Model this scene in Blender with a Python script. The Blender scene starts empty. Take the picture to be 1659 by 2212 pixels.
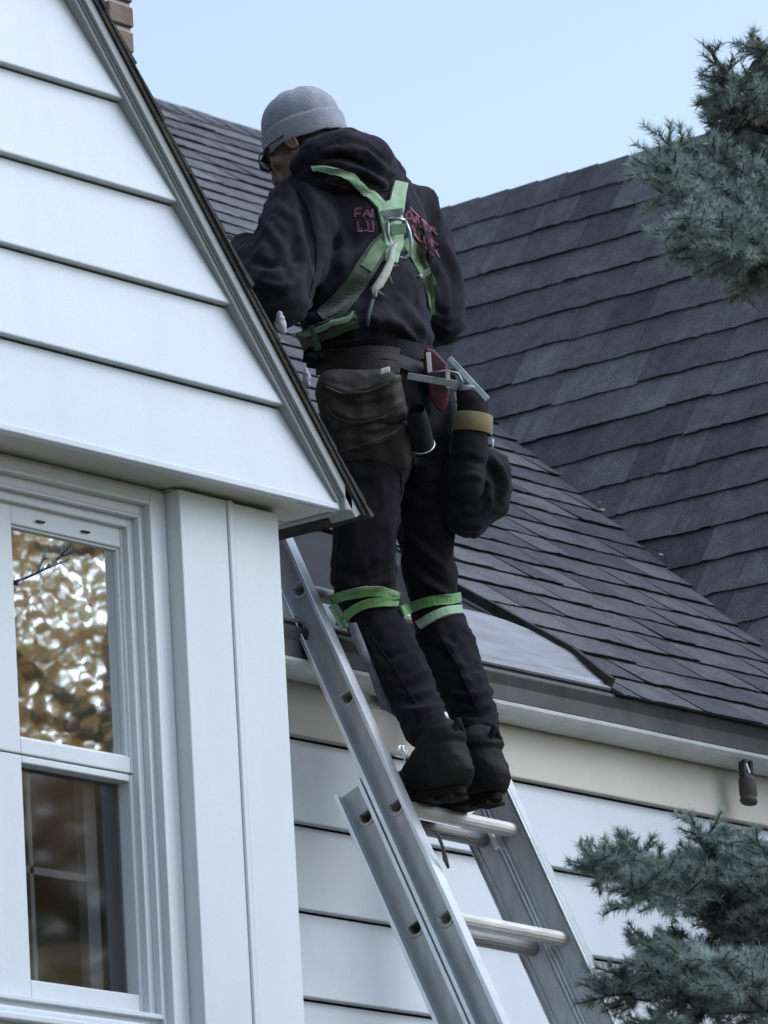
import bpy, bmesh, math, random
import numpy as np
from mathutils import Vector, Matrix, noise
from mathutils.bvhtree import BVHTree

random.seed(7); rng = np.random.default_rng(7)
sc = bpy.context.scene
COL = sc.collection

# ------------------------------------------------------------------ camera, sky, sun, exposure
F = 13500.0; CX, CY = 829.5, 1106.0; CAMZ = 1.6
YAW, PIT, ROL = math.radians(38.22), math.radians(13.77), math.radians(-3.295)
CAM = np.array([0, 0, CAMZ])
fwd = np.array([math.cos(YAW)*math.cos(PIT), math.sin(YAW)*math.cos(PIT), math.sin(PIT)])
_r = np.array([math.sin(YAW), -math.cos(YAW), 0.]); _u = np.cross(_r, fwd)
RT = math.cos(ROL)*_r + math.sin(ROL)*_u
UP = -math.sin(ROL)*_r + math.cos(ROL)*_u
cam = bpy.data.cameras.new('camera'); camo = bpy.data.objects.new('camera', cam); COL.objects.link(camo)
cam.sensor_fit = 'VERTICAL'; cam.sensor_height = 36; cam.lens = F/2212*36
cam.dof.use_dof = True; cam.dof.focus_distance = 14.6; cam.dof.aperture_fstop = 13
cam.clip_start = 0.1; cam.clip_end = 2000
camo.matrix_world = Matrix(((RT[0], UP[0], -fwd[0], 0), (RT[1], UP[1], -fwd[1], 0), (RT[2], UP[2], -fwd[2], CAMZ), (0, 0, 0, 1)))
sc.camera = camo

SUN_AZ = math.radians(308)      # direction to the sun, measured from +X towards +Y (veiled, in front of the house)
SUN_EL = math.radians(42)
world = bpy.data.worlds.new('World'); sc.world = world; world.use_nodes = True
nt = world.node_tree; nt.nodes.clear()
sky = nt.nodes.new('ShaderNodeTexSky'); sky.sky_type = 'NISHITA'; sky.sun_disc = False
sky.sun_elevation = SUN_EL; sky.sun_rotation = math.pi/2 - SUN_AZ
sky.air_density = 1.0; sky.dust_density = 2.5; sky.ozone_density = 0.6
bg = nt.nodes.new('ShaderNodeBackground'); bg.inputs['Strength'].default_value = 0.15
wo = nt.nodes.new('ShaderNodeOutputWorld')
hs = nt.nodes.new('ShaderNodeHueSaturation'); hs.inputs['Saturation'].default_value = .68
tint = nt.nodes.new('ShaderNodeMix'); tint.data_type = 'RGBA'; tint.blend_type = 'MULTIPLY'; tint.inputs[0].default_value = 1
tint.inputs[7].default_value = (.98, 1.06, 1.10, 1)      # a slightly cyan, milky autumn sky
nt.links.new(sky.outputs[0], hs.inputs['Color']); nt.links.new(hs.outputs[0], tint.inputs[6]); nt.links.new(tint.outputs[2], bg.inputs[0]); nt.links.new(bg.outputs[0], wo.inputs[0])
sl = bpy.data.lights.new('sun', 'SUN'); sl.energy = 1.3; sl.angle = math.radians(70); sl.color = (.44, .64, 1)
slo = bpy.data.objects.new('sun', sl); COL.objects.link(slo)
sd = Vector((math.cos(SUN_AZ)*math.cos(SUN_EL), math.sin(SUN_AZ)*math.cos(SUN_EL), math.sin(SUN_EL)))
slo.rotation_euler = sd.to_track_quat('Z', 'Y').to_euler()
sc.view_settings.view_transform = 'Standard'; sc.view_settings.look = 'None'
sc.view_settings.gamma = 1; sc.view_settings.use_curve_mapping = False
sc.view_settings.exposure = 0.74

# ------------------------------------------------------------------ helpers
V = lambda *a: np.array(a, float)
def ray(x, y): return fwd + RT*(x-CX)/F - UP*(y-CY)/F
def at(x, y, Y):
    v = ray(x, y); return CAM + v*(Y/v[1])
def atD(x, y, D): return CAM + ray(x, y)*D
def onp(x, y, n, d):            # on plane n.P = d
    v = ray(x, y); return CAM + v*((d - n@CAM)/(n@v))
def px(P):
    P = np.asarray(P, float) - CAM; z = P@fwd
    return CX + F*(P@RT)/z, CY - F*(P@UP)/z, z
def unit(v): v = np.asarray(v, float); return v/np.linalg.norm(v)

def mat(name, col, rough=.6, metal=0., nscale=0, namt=0., bump=0., bscale=60., col2=None, spec=.5, stretch=None, coat=0., bdist=.002):
    m = bpy.data.materials.new(name); m.use_nodes = True; t = m.node_tree; b = t.nodes['Principled BSDF']
    b.inputs['Roughness'].default_value = rough; b.inputs['Metallic'].default_value = metal
    b.inputs['Specular IOR Level'].default_value = spec
    b.inputs['Base Color'].default_value = (*col, 1)
    tc = t.nodes.new('ShaderNodeTexCoord'); src = tc.outputs['Object']
    if stretch:
        mp = t.nodes.new('ShaderNodeMapping'); mp.inputs['Scale'].default_value = stretch
        t.links.new(src, mp.inputs[0]); src = mp.outputs[0]
    if nscale:
        n = t.nodes.new('ShaderNodeTexNoise'); n.inputs['Scale'].default_value = nscale; n.inputs['Detail'].default_value = 6
        n.inputs['Roughness'].default_value = .65
        t.links.new(src, n.inputs['Vector'])
        r = t.nodes.new('ShaderNodeMapRange'); r.inputs[1].default_value = .3; r.inputs[2].default_value = .7
        t.links.new(n.outputs[0], r.inputs[0])
        mx = t.nodes.new('ShaderNodeMix'); mx.data_type = 'RGBA'
        c2 = col2 if col2 else tuple(c*(1-namt) for c in col)
        mx.inputs[6].default_value = (*col, 1); mx.inputs[7].default_value = (*c2, 1)
        t.links.new(r.outputs[0], mx.inputs[0]); t.links.new(mx.outputs[2], b.inputs['Base Color'])
    if bump:
        n2 = t.nodes.new('ShaderNodeTexNoise'); n2.inputs['Scale'].default_value = bscale; n2.inputs['Detail'].default_value = 5
        t.links.new(src, n2.inputs['Vector'])
        bp = t.nodes.new('ShaderNodeBump'); bp.inputs['Strength'].default_value = bump; bp.inputs['Distance'].default_value = bdist
        t.links.new(n2.outputs[0], bp.inputs['Height']); t.links.new(bp.outputs[0], b.inputs['Normal'])
    return m

def link(o, parent=None):
    COL.objects.link(o)
    if parent is not None:
        o.parent = parent
        if parent.type == 'EMPTY': o.matrix_parent_inverse = Matrix.Translation(-parent.location)
    return o
def empty(name, loc, label, cat, group=None):
    o = bpy.data.objects.new(name, None); o.location = [float(c) for c in loc]; o.empty_display_size = .1; COL.objects.link(o)
    o['label'] = label; o['category'] = cat
    if group: o['group'] = group
    return o
def tag(o, label, cat, group=None):
    o['label'] = label; o['category'] = cat
    if group: o['group'] = group
    return o

class MB:
    def __init__(s): s.v = []; s.f = []
    def add(s, vs, fs):
        k = len(s.v); s.v += [tuple(float(c) for c in v) for v in vs]; s.f += [tuple(k+i for i in f) for f in fs]; return s
    def box(s, c, ax, h):       # centre, three axes, half sizes
        c = V(*c); A = [unit(a)*hh for a, hh in zip(ax, h)]
        vs = [c + A[0]*i + A[1]*j + A[2]*k for i in (-1, 1) for j in (-1, 1) for k in (-1, 1)]
        fs = [(0, 1, 3, 2), (4, 6, 7, 5), (0, 4, 5, 1), (2, 3, 7, 6), (0, 2, 6, 4), (1, 5, 7, 3)]
        if np.dot(np.cross(A[0], A[1]), A[2]) < 0: fs = [f[::-1] for f in fs]
        return s.add(vs, fs)
    def abox(s, x0, x1, y0, y1, z0, z1):
        return s.box(((x0+x1)/2, (y0+y1)/2, (z0+z1)/2), ((1, 0, 0), (0, 1, 0), (0, 0, 1)), ((x1-x0)/2, (y1-y0)/2, (z1-z0)/2))
    def prism(s, pts, ext):     # planar polygon (3D points) extruded by a vector
        n = len(pts); pts = [V(*p) for p in pts]; ext = V(*ext)
        nn = sum(np.cross(pts[i]-pts[0], pts[(i+1) % n]-pts[0]) for i in range(n))
        if nn@ext > 0: pts = pts[::-1]
        vs = pts + [p + ext for p in pts]
        return s.add(vs, [tuple(range(n)), tuple(range(2*n-1, n-1, -1))] + [(i, i+n, (i+1) % n+n, (i+1) % n) for i in range(n)])
    def tube(s, pts, rad, n=10, cap=True):
        pts = [V(*p) for p in pts]; m = len(pts)
        rad = [rad]*m if np.isscalar(rad) else rad
        T = [unit(pts[min(i+1, m-1)] - pts[max(i-1, 0)]) for i in range(m)]
        a = unit(np.cross(T[0], (0, 0, 1) if abs(T[0][2]) < .9 else (1, 0, 0)))
        vs = []
        for i in range(m):
            a = unit(a - T[i]*(a@T[i])); b = np.cross(T[i], a)
            for k in range(n):
                t = 2*math.pi*k/n; vs.append(pts[i] + (a*math.cos(t) + b*math.sin(t))*rad[i])
        fs = [(i*n+k, i*n+(k+1) % n, (i+1)*n+(k+1) % n, (i+1)*n+k) for i in range(m-1) for k in range(n)]
        if cap: fs += [tuple(range(n-1, -1, -1)), tuple(range((m-1)*n, m*n))]
        return s.add(vs, fs)
    def build(s, name, m, parent=None, smooth=False, bevel=0, seg=2):
        me = bpy.data.meshes.new(name); me.from_pydata(s.v, [], s.f); me.update()
        if m: me.materials.append(m)
        if smooth: me.polygons.foreach_set('use_smooth', [True]*len(me.polygons))
        o = bpy.data.objects.new(name, me)
        if bevel:
            b = o.modifiers.new('bevel', 'BEVEL'); b.width = bevel; b.segments = seg; b.limit_method = 'ANGLE'; b.angle_limit = math.radians(40)
        return link(o, parent)

def arrays_obj(name, v, f, m, parent=None, smooth=True):
    me = bpy.data.meshes.new(name)
    v = np.asarray(v, np.float32); 
    if isinstance(f, np.ndarray):
        k = f.shape[1]
        me.vertices.add(len(v)); me.vertices.foreach_set('co', v.ravel())
        me.loops.add(f.size); me.loops.foreach_set('vertex_index', f.astype(np.int32).ravel())
        me.polygons.add(len(f)); me.polygons.foreach_set('loop_start', np.arange(0, f.size, k, dtype=np.int32))
        me.polygons.foreach_set('loop_total', np.full(len(f), k, np.int32))
        me.update(calc_edges=True); me.validate()
    else:
        me.from_pydata([tuple(map(float, p)) for p in v], [], f); me.update()
    me.materials.append(m)
    if smooth: me.polygons.foreach_set('use_smooth', [True]*len(me.polygons))
    return link(bpy.data.objects.new(name, me), parent)

def setcol(me, tones, domain='FACE'):
    a = me.attributes.new('tone', 'FLOAT', domain); a.data.foreach_set('value', np.asarray(tones, np.float32))

# ------------------------------------------------------------------ materials
M = {}
def siding_mat(name, base, warm):
    m = bpy.data.materials.new(name); m.use_nodes = True; t = m.node_tree; b = t.nodes['Principled BSDF']
    tc = t.nodes.new('ShaderNodeTexCoord'); oi = t.nodes.new('ShaderNodeObjectInfo')
    def nz(scale, vec, det=5):
        n = t.nodes.new('ShaderNodeTexNoise'); n.inputs['Scale'].default_value = scale; n.inputs['Detail'].default_value = det
        t.links.new(vec, n.inputs['Vector']); return n.outputs[0]
    mp = t.nodes.new('ShaderNodeMapping'); mp.inputs['Scale'].default_value = (9, 9, 1.2); t.links.new(tc.outputs['Object'], mp.inputs[0])
    big = nz(1.6, tc.outputs['Object']); streak = nz(1.5, mp.outputs[0]); fine = nz(220, tc.outputs['Object'], 2)
    def mix(a, bcol, fac, amt):
        r = t.nodes.new('ShaderNodeMapRange'); r.inputs[1].default_value = .42; r.inputs[2].default_value = .75; r.inputs[4].default_value = amt
        t.links.new(fac, r.inputs[0])
        mx = t.nodes.new('ShaderNodeMix'); mx.data_type = 'RGBA'; t.links.new(r.outputs[0], mx.inputs[0])
        if isinstance(a, tuple): mx.inputs[6].default_value = (*a, 1)
        else: t.links.new(a, mx.inputs[6])
        mx.inputs[7].default_value = (*bcol, 1); return mx.outputs[2]
    c = mix(base, warm, big, .6); c = mix(c, tuple(k*.78 for k in base), streak, .22); c = mix(c, tuple(k*.86 for k in base), fine, .5)
    t.links.new(c, b.inputs['Base Color']); b.inputs['Roughness'].default_value = .5; b.inputs['Specular IOR Level'].default_value = .35
    bp = t.nodes.new('ShaderNodeBump'); bp.inputs['Strength'].default_value = .35; bp.inputs['Distance'].default_value = .006
    t.links.new(nz(3.5, tc.outputs['Object']), bp.inputs['Height']); t.links.new(bp.outputs[0], b.inputs['Normal'])
    return m
M['siding'] = siding_mat('white_siding', (.61, .635, .67), (.545, .57, .595))
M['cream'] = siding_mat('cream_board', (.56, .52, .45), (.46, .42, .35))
M['trim'] = siding_mat('white_trim', (.62, .645, .67), (.54, .56, .57))
M['fascia'] = siding_mat('grey_fascia', (.27, .285, .29), (.20, .215, .21))
M['soffit'] = siding_mat('soffit_paint', (.56, .54, .48), (.44, .42, .35))
M['gutter_dark'] = mat('weathered_gutter', (.017, .016, .015), .6, .0, 7, 0, .3, 30, col2=(.055, .057, .054), stretch=(1, 1, .4))
M['gutter_white'] = mat('gutter_white', (.66, .67, .66), .4, 0, 5, 0, .2, 20, col2=(.42, .43, .41), stretch=(1, 1, .3))
M['deck'] = mat('roof_felt', (.022, .022, .026), .95, 0, 9, .4, .3, 40)
M['edge'] = mat('roof_edge', (.018, .02, .018), .95, 0, 25, 0, .8, 60, col2=(.045, .045, .04), bdist=.01)
M['dark'] = mat('dark_interior', (.02, .02, .02), .9)
M['room'] = mat('room_wall', (.30, .31, .32), .9)
M['pan'] = mat('flashing_metal', (.34, .36, .40), .5, .5, 7, 0, .35, 12, col2=(.22, .185, .17), stretch=(.7, 2.5, 2.5), bdist=.006)

def shingle_mat(name, attr):
    m = bpy.data.materials.new(name); m.use_nodes = True; t = m.node_tree; b = t.nodes['Principled BSDF']
    if attr:
        a = t.nodes.new('ShaderNodeAttribute'); a.attribute_name = 'tone'; rnd = a.outputs['Fac']
    else:
        a = t.nodes.new('ShaderNodeObjectInfo'); rnd = a.outputs['Random']
    cr = t.nodes.new('ShaderNodeValToRGB'); t.links.new(rnd, cr.inputs[0])
    e = cr.color_ramp.elements; e[0].color = (.060, .060, .067, 1); e[1].color = (.134, .133, .140, 1)
    for p, c in ((.22, (.076, .073, .081)), (.5, (.095, .093, .101)), (.72, (.101, .097, .104)), (.9, (.114, .113, .120))):
        x = e.new(p); x.color = (*c, 1)
    tc = t.nodes.new('ShaderNodeNewGeometry')
    def nz(s, d=4):
        n = t.nodes.new('ShaderNodeTexNoise'); n.inputs['Scale'].default_value = s; n.inputs['Detail'].default_value = d; n.inputs['Roughness'].default_value = .7
        t.links.new(tc.outputs['Position'], n.inputs['Vector']); return n.outputs[0]
    def mul(c, n, lo, hi, a0=.3, a1=.7):
        r = t.nodes.new('ShaderNodeMapRange'); r.inputs[1].default_value = a0; r.inputs[2].default_value = a1; r.inputs[3].default_value = lo; r.inputs[4].default_value = hi
        t.links.new(n, r.inputs[0]); v = t.nodes.new('ShaderNodeVectorMath'); v.operation = 'SCALE'
        t.links.new(c, v.inputs[0]); t.links.new(r.outputs[0], v.inputs['Scale']); return v.outputs[0]
    c = mul(cr.outputs[0], nz(170, 3), .52, 1.5); c = mul(c, nz(16), .72, 1.25); c = mul(c, nz(1.3), .85, 1.15)
    t.links.new(c, b.inputs['Base Color']); b.inputs['Roughness'].default_value = .93; b.inputs['Specular IOR Level'].default_value = .3
    bp = t.nodes.new('ShaderNodeBump'); bp.inputs['Strength'].default_value = .7; bp.inputs['Distance'].default_value = .003
    t.links.new(nz(190, 4), bp.inputs['Height']); t.links.new(bp.outputs[0], b.inputs['Normal'])
    return m
M['shingle'] = shingle_mat('asphalt_shingle', False); M['shingle_mass'] = shingle_mat('asphalt_shingle_mass', True)
M['brick'] = mat('chimney_brick', (.20, .135, .10), .9, 0, 18, 0, .6, 60, col2=(.11, .08, .065), bdist=.004)
M['mortar'] = mat('mortar', (.46, .43, .40), .95, 0, 30, .3, .5, 80)

# ------------------------------------------------------------------ ground
def ground():
    n = 60; S = 300.
    g = np.linspace(-1, 1, n); g = np.sign(g)*np.abs(g)**2*S
    vs = [(x+10, y+5, .05*noise.noise(Vector((x*.15, y*.15, 0)))-.05) for y in g for x in g]
    fs = [(j*n+i, j*n+i+1, (j+1)*n+i+1, (j+1)*n+i) for j in range(n-1) for i in range(n-1)]
    m = mat('lawn', (.07, .085, .035), .95, 0, 2.2, 0, .8, 30, col2=(.13, .085, .04), bdist=.05)
    o = arrays_obj('ground', vs, fs, m); o['kind'] = 'structure'
ground()

# ------------------------------------------------------------------ the house
YG = 8.38            # gable siding face
YC, YWW = 8.46, 8.50  # corner boards, window wall
YM = 9.09            # main wall
YE = YM - .06        # eave line of the main roof
zS = at(370, 1005, YG)[2]
house = empty('house', (10.2, 9.2, 0), 'white clapboard house with grey shingle roofs, gabled wing, gutter and sash window', 'house')

XR = at(600, 1107, YC)[0]        # outer corner of the wing
# rake line in the gable plane
A0, A1 = at(165, 15, YG), at(727, 1088, YG)
ru = unit(A1-A0); rn = V(-ru[2], 0, ru[0]); rn = rn if rn[0] > 0 else -rn
# wing walls
gw = MB()
XL = 6.4; apexX = 8.35; apexZ = A0[2] + (A0[0]-apexX)*(-ru[2]/ru[0])
gw.prism([(XL+.3, YG+.037, zS+.02), (A1[0]-.03, YG+.037, zS+.02), (apexX, YG+.037, apexZ-.03)], (0, .1, 0))
gable = gw.build('gable_wall', M['deck'], house)
EXPO = .2005
def rake_x(z, off=0): return A0[0] + (A0[2]-z)*(ru[0]/-ru[2]) + off
k = 0
while True:
    z0 = zS + k*EXPO; z1 = z0 + EXPO
    if z1 > apexZ - .02: break
    left0 = 2*apexX - rake_x(z0); left1 = 2*apexX - rake_x(z1-.003)
    b = MB(); jt = random.uniform(-.001, .001)
    # wedge board: deep lip at the butt, top tucked under the next one
    prof = [(YG+jt, z0+.0035), (YG+.001+jt, z0+.001), (YG+.022, z0), (YG+.036, z0+.004), (YG+.036, z1-.002), (YG+.022, z1-.0045), (YG+.0195, z1-.006)]
    R_ = [(rake_x(z, .004), y, z) for y, z in prof]; L_ = [(2*apexX-rake_x(z, .004), y, z) for y, z in prof]
    n = len(prof)
    b.add(L_+R_, [tuple(range(n-1, -1, -1)), tuple(range(n, 2*n))] + [(i, (i+1) % n, (i+1) % n+n, i+n) for i in range(n)])
    b.build('siding_board', M['siding'], gable)
    k += 1
MB().abox(XL+.3, A1[0]+.01, YG-.006, YG+.02, zS-.012, zS+.0025).build('drip_trim', M['trim'], gable, bevel=.002)
# rake boards (near and far slope)
def rake_piece(name, m, y0, y1, d0, d1, s_end, parent, far=True, bevel=.002):
    b = MB(); 
    for side in ((1, -1) if far else (1,)):
        P0 = V(apexX, 0, apexZ); 
        def q(s, d): 
            X = ru[0]*s + rn[0]*d; Z = ru[2]*s + rn[2]*d
            return (apexX + side*X, 0, apexZ + Z)
        t0 = -d0*rn[0]/ru[0]; t1 = -d1*rn[0]/ru[0]
        pts = [q(t0, d0), q(s_end, d0), q(s_end+ (d1-d0)*.2, d1), q(t1, d1)]
        b.prism([(p[0], y0, p[2]) for p in pts], (0, y1-y0, 0))
    return b.build(name, m, parent, bevel=bevel)
S_END = (A1[0]-apexX)/ru[0]
wroof = MB()
yb = 12.4
rake_piece('rake_moulding', M['fascia'], YG-.007, YG+.05, -.004, .006, S_END+.01, gable, bevel=.0015)
rake_piece('rake_moulding', M['fascia'], YG-.011, YG+.02, .0062, .0115, S_END+.012, gable, bevel=.0015)
rake_piece('rake_fascia', M['fascia'], YG-.020, YG+.05, .012, .0344, S_END+.048, gable)
wr = rake_piece('wing_roof', M['edge'], YG-.026, yb, .0345, .046, S_END+.058, house, bevel=0)
# shingle courses of the wing roof, seen only by their edges at the rake
s = .02
while s < S_END + .06:
    b = MB()
    dz = random.uniform(-.003, .003); yf = YG-.030+random.uniform(-.004, .003)
    def q(ss, d, y): return (apexX + ru[0]*ss + rn[0]*d, y, apexZ + ru[2]*ss + rn[2]*d)
    e = min(s+.15, S_END+.072)
    b.prism([q(s, .0465, yf), q(e, .047, yf), q(e, .058+dz, yf), q(s, .050, yf)], (0, yb-yf, 0))
    b.build('shingle_course', M['edge'], wr)
    s += .14
# wing soffit and eave
XE = at(766, 1104, YG-.03)[0]
MB().abox(XL, XE-.02, YG+.012, YWW+.03, zS-.010, zS-.002).build('soffit', M['soffit'], house)
MB().abox(XR-.1, XE-.022, YWW+.031, 11.6, zS-.012, zS-.004).build('soffit', M['soffit'], house)
MB().abox(XE-.020, XE+.008, YG-.02, 11.6, zS-.014, zS+.045).build('eave_fascia', M['fascia'], house, bevel=.003)
MB().abox(XR-.02, XE-.021, YG+.008, YG+.0115, zS-.014, zS-.0125).build('drip_trim', M['trim'], house)

# wall under the gable, with its window
gx = lambda x, Y=YWW, y=1330: at(x, y, Y)[0]
gz = lambda y, Y=YWW, x=125: at(x, y, Y)[2]
GY = 8.562
glx0, glx1 = gx(20, GY), gx(255, GY)
gz_top, gz_mid0, gz_mid1, gz_mid2, gz_bot = gz(1159, GY), gz(1612, GY), gz(1648, GY), gz(1665, GY), gz(2133, GY+.02)
ww = MB()
sash_top = gz(1107, 8.55)
wx0, wx1 = glx0-.035, glx1+.035; wz0, wz1 = gz_bot-.05, sash_top+.01
ww.abox(XL, wx0-.06, YWW+.035, 8.62, 0, zS-.012); ww.abox(wx1+.06, XR, YWW+.035, 8.62, 0, zS-.012)
ww.abox(wx0-.06, wx1+.06, YWW+.035, 8.62, 0, wz0-.06); ww.abox(wx0-.06, wx1+.06, YWW+.035, 8.62, wz1+.06, zS-.012)
ww.abox(XR-.06, XR-.004, 8.62, 12., 0, zS-.012)
wall = ww.build('wing_wall', M['siding'], house)
# corner boards: board, raised joint, board
xa, xb, xc = at(387, 1058, YC)[0], at(488, 1080, YC)[0], at(501, 1083, YC)[0]
zt = zS - .014
MB().abox(xa, xb, YC, YWW+.034, 0, zt-.004).build('corner_board', M['trim'], wall, bevel=.0025)
MB().abox(xc+.0015, XR, YC, YWW+.034, 0, zt-.007).build('corner_board', M['trim'], wall, bevel=.0025)
MB().prism([(xb+.0015, YC-.0015, 0), (xb+.004, YC-.0045, 0), (xc-.004, YC-.005, 0), (xc+.001, YC+.0, 0), (xc+.001, YC+.03, 0), (xb+.0015, YC+.03, 0)], (0, 0, zt-.005)).build('corner_joint_strip', M['trim'], wall)
MB().abox(xa+.0, XR+.012, YC+.02, YWW+.03, zt-.003, zt+.001).build('top_trim', M['soffit'], wall)
# casings
fr = empty_parent = wall
win = MB().abox(wx0-.058, wx1+.058, 8.605, 8.618, wz0-.058, wz1+.058)
def ring(name, y0, y1, ix0, ix1, iz0, iz1, ox0, ox1, oz0, oz1, m, parent, bevel=.003):
    b = MB()
    b.abox(ox0, ix0, y0, y1, oz0, oz1); b.abox(ix1, ox1, y0, y1, oz0, oz1)
    b.abox(ix0+.0002, ix1-.0002, y0+.0004, y1, iz1, oz1); b.abox(ix0+.0002, ix1-.0002, y0+.0004, y1, oz0, iz0)
    return b.build(name, m, parent, bevel=bevel)
A_ = (gx(0-75, YWW), gx(338, YWW)); B_ = (gx(-52, 8.515), gx(313, 8.515)); C_ = (gx(-22, 8.53), gx(284, 8.53))
zA, zB, zC = gz(1037, YWW), gz(1073, 8.515), gz(1105, 8.53)
zb = gz(2165, 8.53)
window = ring('window', YWW, YWW+.034, A_[0], A_[1], zb-.045, zA, A_[0]-.09, xa-.001, 0.4, gz(1013, YWW), M['trim'], house)
ring('casing', YWW+.015, YWW+.06, B_[0], B_[1], zb-.03, zB, A_[0]-.01, A_[1]+.01, zb-.06, zA+.01, M['trim'], window)
ring('casing', YWW-.006, YWW+.02, A_[0]-.004, A_[1]-.012, zb-.045, zA-.009, A_[0]-.012, A_[1]-.001, zb-.05, zA-.001, M['trim'], window, .002)
ring('blind_stop', YWW+.03, YWW+.07, C_[0], C_[1], zb, zC, B_[0]-.01, B_[1]+.01, zb-.04, zB+.01, M['trim'], window)
ring('blind_stop', YWW+.012, YWW+.03, B_[0]+.001, B_[1]-.009, zb, zB-.007, B_[0]-.004, B_[1]-.0008, zb-.01, zB-.0008, M['trim'], window, .0015)
# frieze over the window
MB().abox(XL, xa-.001, YWW+.006, YWW+.034, gz(1012.5, YWW), zS-.0125).build('frieze', M['trim'], window, bevel=.004)
# upper sash, lower sash
ring('upper_sash', 8.545, 8.575, glx0, glx1, gz_mid0, gz_top, C_[0]-.01, C_[1]+.01, gz_mid1+.001, zC+.008, M['trim'], window, .003)
ring('upper_sash', 8.552, 8.575, glx0+.006, glx1-.006, gz_mid0+.004, gz_top-.005, glx0-.002, glx1+.002, gz_mid0-.002, gz_top+.002, M['trim'], window, .0015)
ring('lower_sash', 8.548, 8.592, glx0+.004, glx1-.002, gz_bot, gz_mid2, C_[0]-.012, C_[1]+.012, zb-.006, gz_mid1-.001, M['trim'], window, .003)
MB().abox(A_[0]+.002, A_[1]-.002, YWW-.012, YWW+.05, zb-.046, zb-.03).build('sill', M['trim'], window, bevel=.005)
MB().prism([(A_[0], YWW-.028, zb-.062), (A_[0], YWW-.028, zb-.048), (A_[0], YWW+.04, zb-.024), (A_[0], YWW+.04, zb-.062)], (A_[1]-A_[0]+.0, 0, 0)).build('sill', M['trim'], window, bevel=.003)
for X_ in (gx(88, 8.54, 1115), gx(185, 8.54, 1130)):
    MB().abox(X_-.012, X_+.012, 8.538, 8.5447, zC-.0285, zC-.0255).build('weep_slot', M['dark'], window)

def glass_mat(name, gloss, tint, wav=.0012, rgh=.013):
    m = bpy.data.materials.new(name); m.use_nodes = True; t = m.node_tree; t.nodes.clear()
    o = t.nodes.new('ShaderNodeOutputMaterial'); mx = t.nodes.new('ShaderNodeMixShader'); g = t.nodes.new('ShaderNodeBsdfGlossy'); tr = t.nodes.new('ShaderNodeBsdfTransparent')
    tr.inputs[0].default_value = (*tint, 1); g.inputs['Roughness'].default_value = rgh; g.inputs[0].default_value = (1, 1, 1, 1)
    mx.inputs[0].default_value = gloss
    n = t.nodes.new('ShaderNodeTexNoise'); n.inputs['Scale'].default_value = 7; n.inputs['Detail'].default_value = 2.5
    tc = t.nodes.new('ShaderNodeTexCoord'); t.links.new(tc.outputs['Object'], n.inputs['Vector'])
    b = t.nodes.new('ShaderNodeBump'); b.inputs['Strength'].default_value = 1; b.inputs['Distance'].default_value = wav
    t.links.new(n.outputs[0], b.inputs['Height']); t.links.new(b.outputs[0], g.inputs['Normal'])
    t.links.new(tr.outputs[0], mx.inputs[1]); t.links.new(g.outputs[0], mx.inputs[2]); t.links.new(mx.outputs[0], o.inputs[0])
    return m
M['glass'] = glass_mat('window_glass', .66, (.7, .72, .72), .00009)
M['glass2'] = glass_mat('screened_glass', .13, (.62, .62, .62), .00009, .034)
MB().abox(glx0-.004, glx1+.004, GY, GY+.003, gz_mid0-.003, gz_top+.004).build('pane', M['glass'], window)
MB().abox(glx0-.002, glx1+.002, GY+.02, GY+.023, gz_bot-.003, gz_mid2+.003).build('pane', M['glass2'], window)
mx_ = glx0 + (glx1-glx0)*.20; my = gz(2133-245, GY+.03)
for (a, b_, c, d) in ((mx_-.006, mx_+.006, gz_bot, gz_mid2), (glx0, glx1-.09, my-.008, my+.008)):
    MB().abox(a, b_, GY+.030, GY+.036, c, d).build('muntin', M['trim'], window)
MB().abox(glx0, glx1, GY+.010, GY+.016, gz(1398, GY)-.008, gz(1398, GY)+.008).build('muntin', M['trim'], window)
MB().abox(mx_-.006, mx_+.006, GY+.012, GY+.018, gz_mid0, gz_top).build('muntin', M['trim'], window)
MB().abox(glx1-.085, glx1-.045, GY+.05, GY+.075, gz_bot-.03, gz_mid2+.03).build('inner_frame', M['trim'], window)
rm = MB()
rm.abox(wx0-.9, wx1+.24, 9.6, 9.65, wz0-.5, wz1+.02); rm.abox(wx0-.9, wx1+.24, 8.63, 9.6, wz0-.55, wz0-.5); rm.abox(wx0-.9, wx1+.24, 8.63, 9.6, wz1+.02, wz1+.05)
rm.abox(wx0-.95, wx0-.9, 8.63, 9.6, wz0-.5, wz1+.02); rm.abox(wx1+.24, wx1+.27, 8.63, 9.6, wz0-.5, wz1+.02)
rm.build('room', M['room'], house)
M['curtain'] = mat('curtain', (.5, .48, .44), .9, 0, 12, .3)
cv = []; cf = []
for i in range(25):
    X_ = glx0+.03 + .085*i/24; yy = 8.70 + .012*math.sin(i*1.7)
    cv += [(X_, yy, gz_mid2-.15-.05*math.sin(i*.4)), (X_, yy, gz_top+.1)]
for i in range(24): cf.append((2*i, 2*i+2, 2*i+3, 2*i+1))
arrays_obj('curtain', cv, cf, M['curtain'], window)

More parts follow.
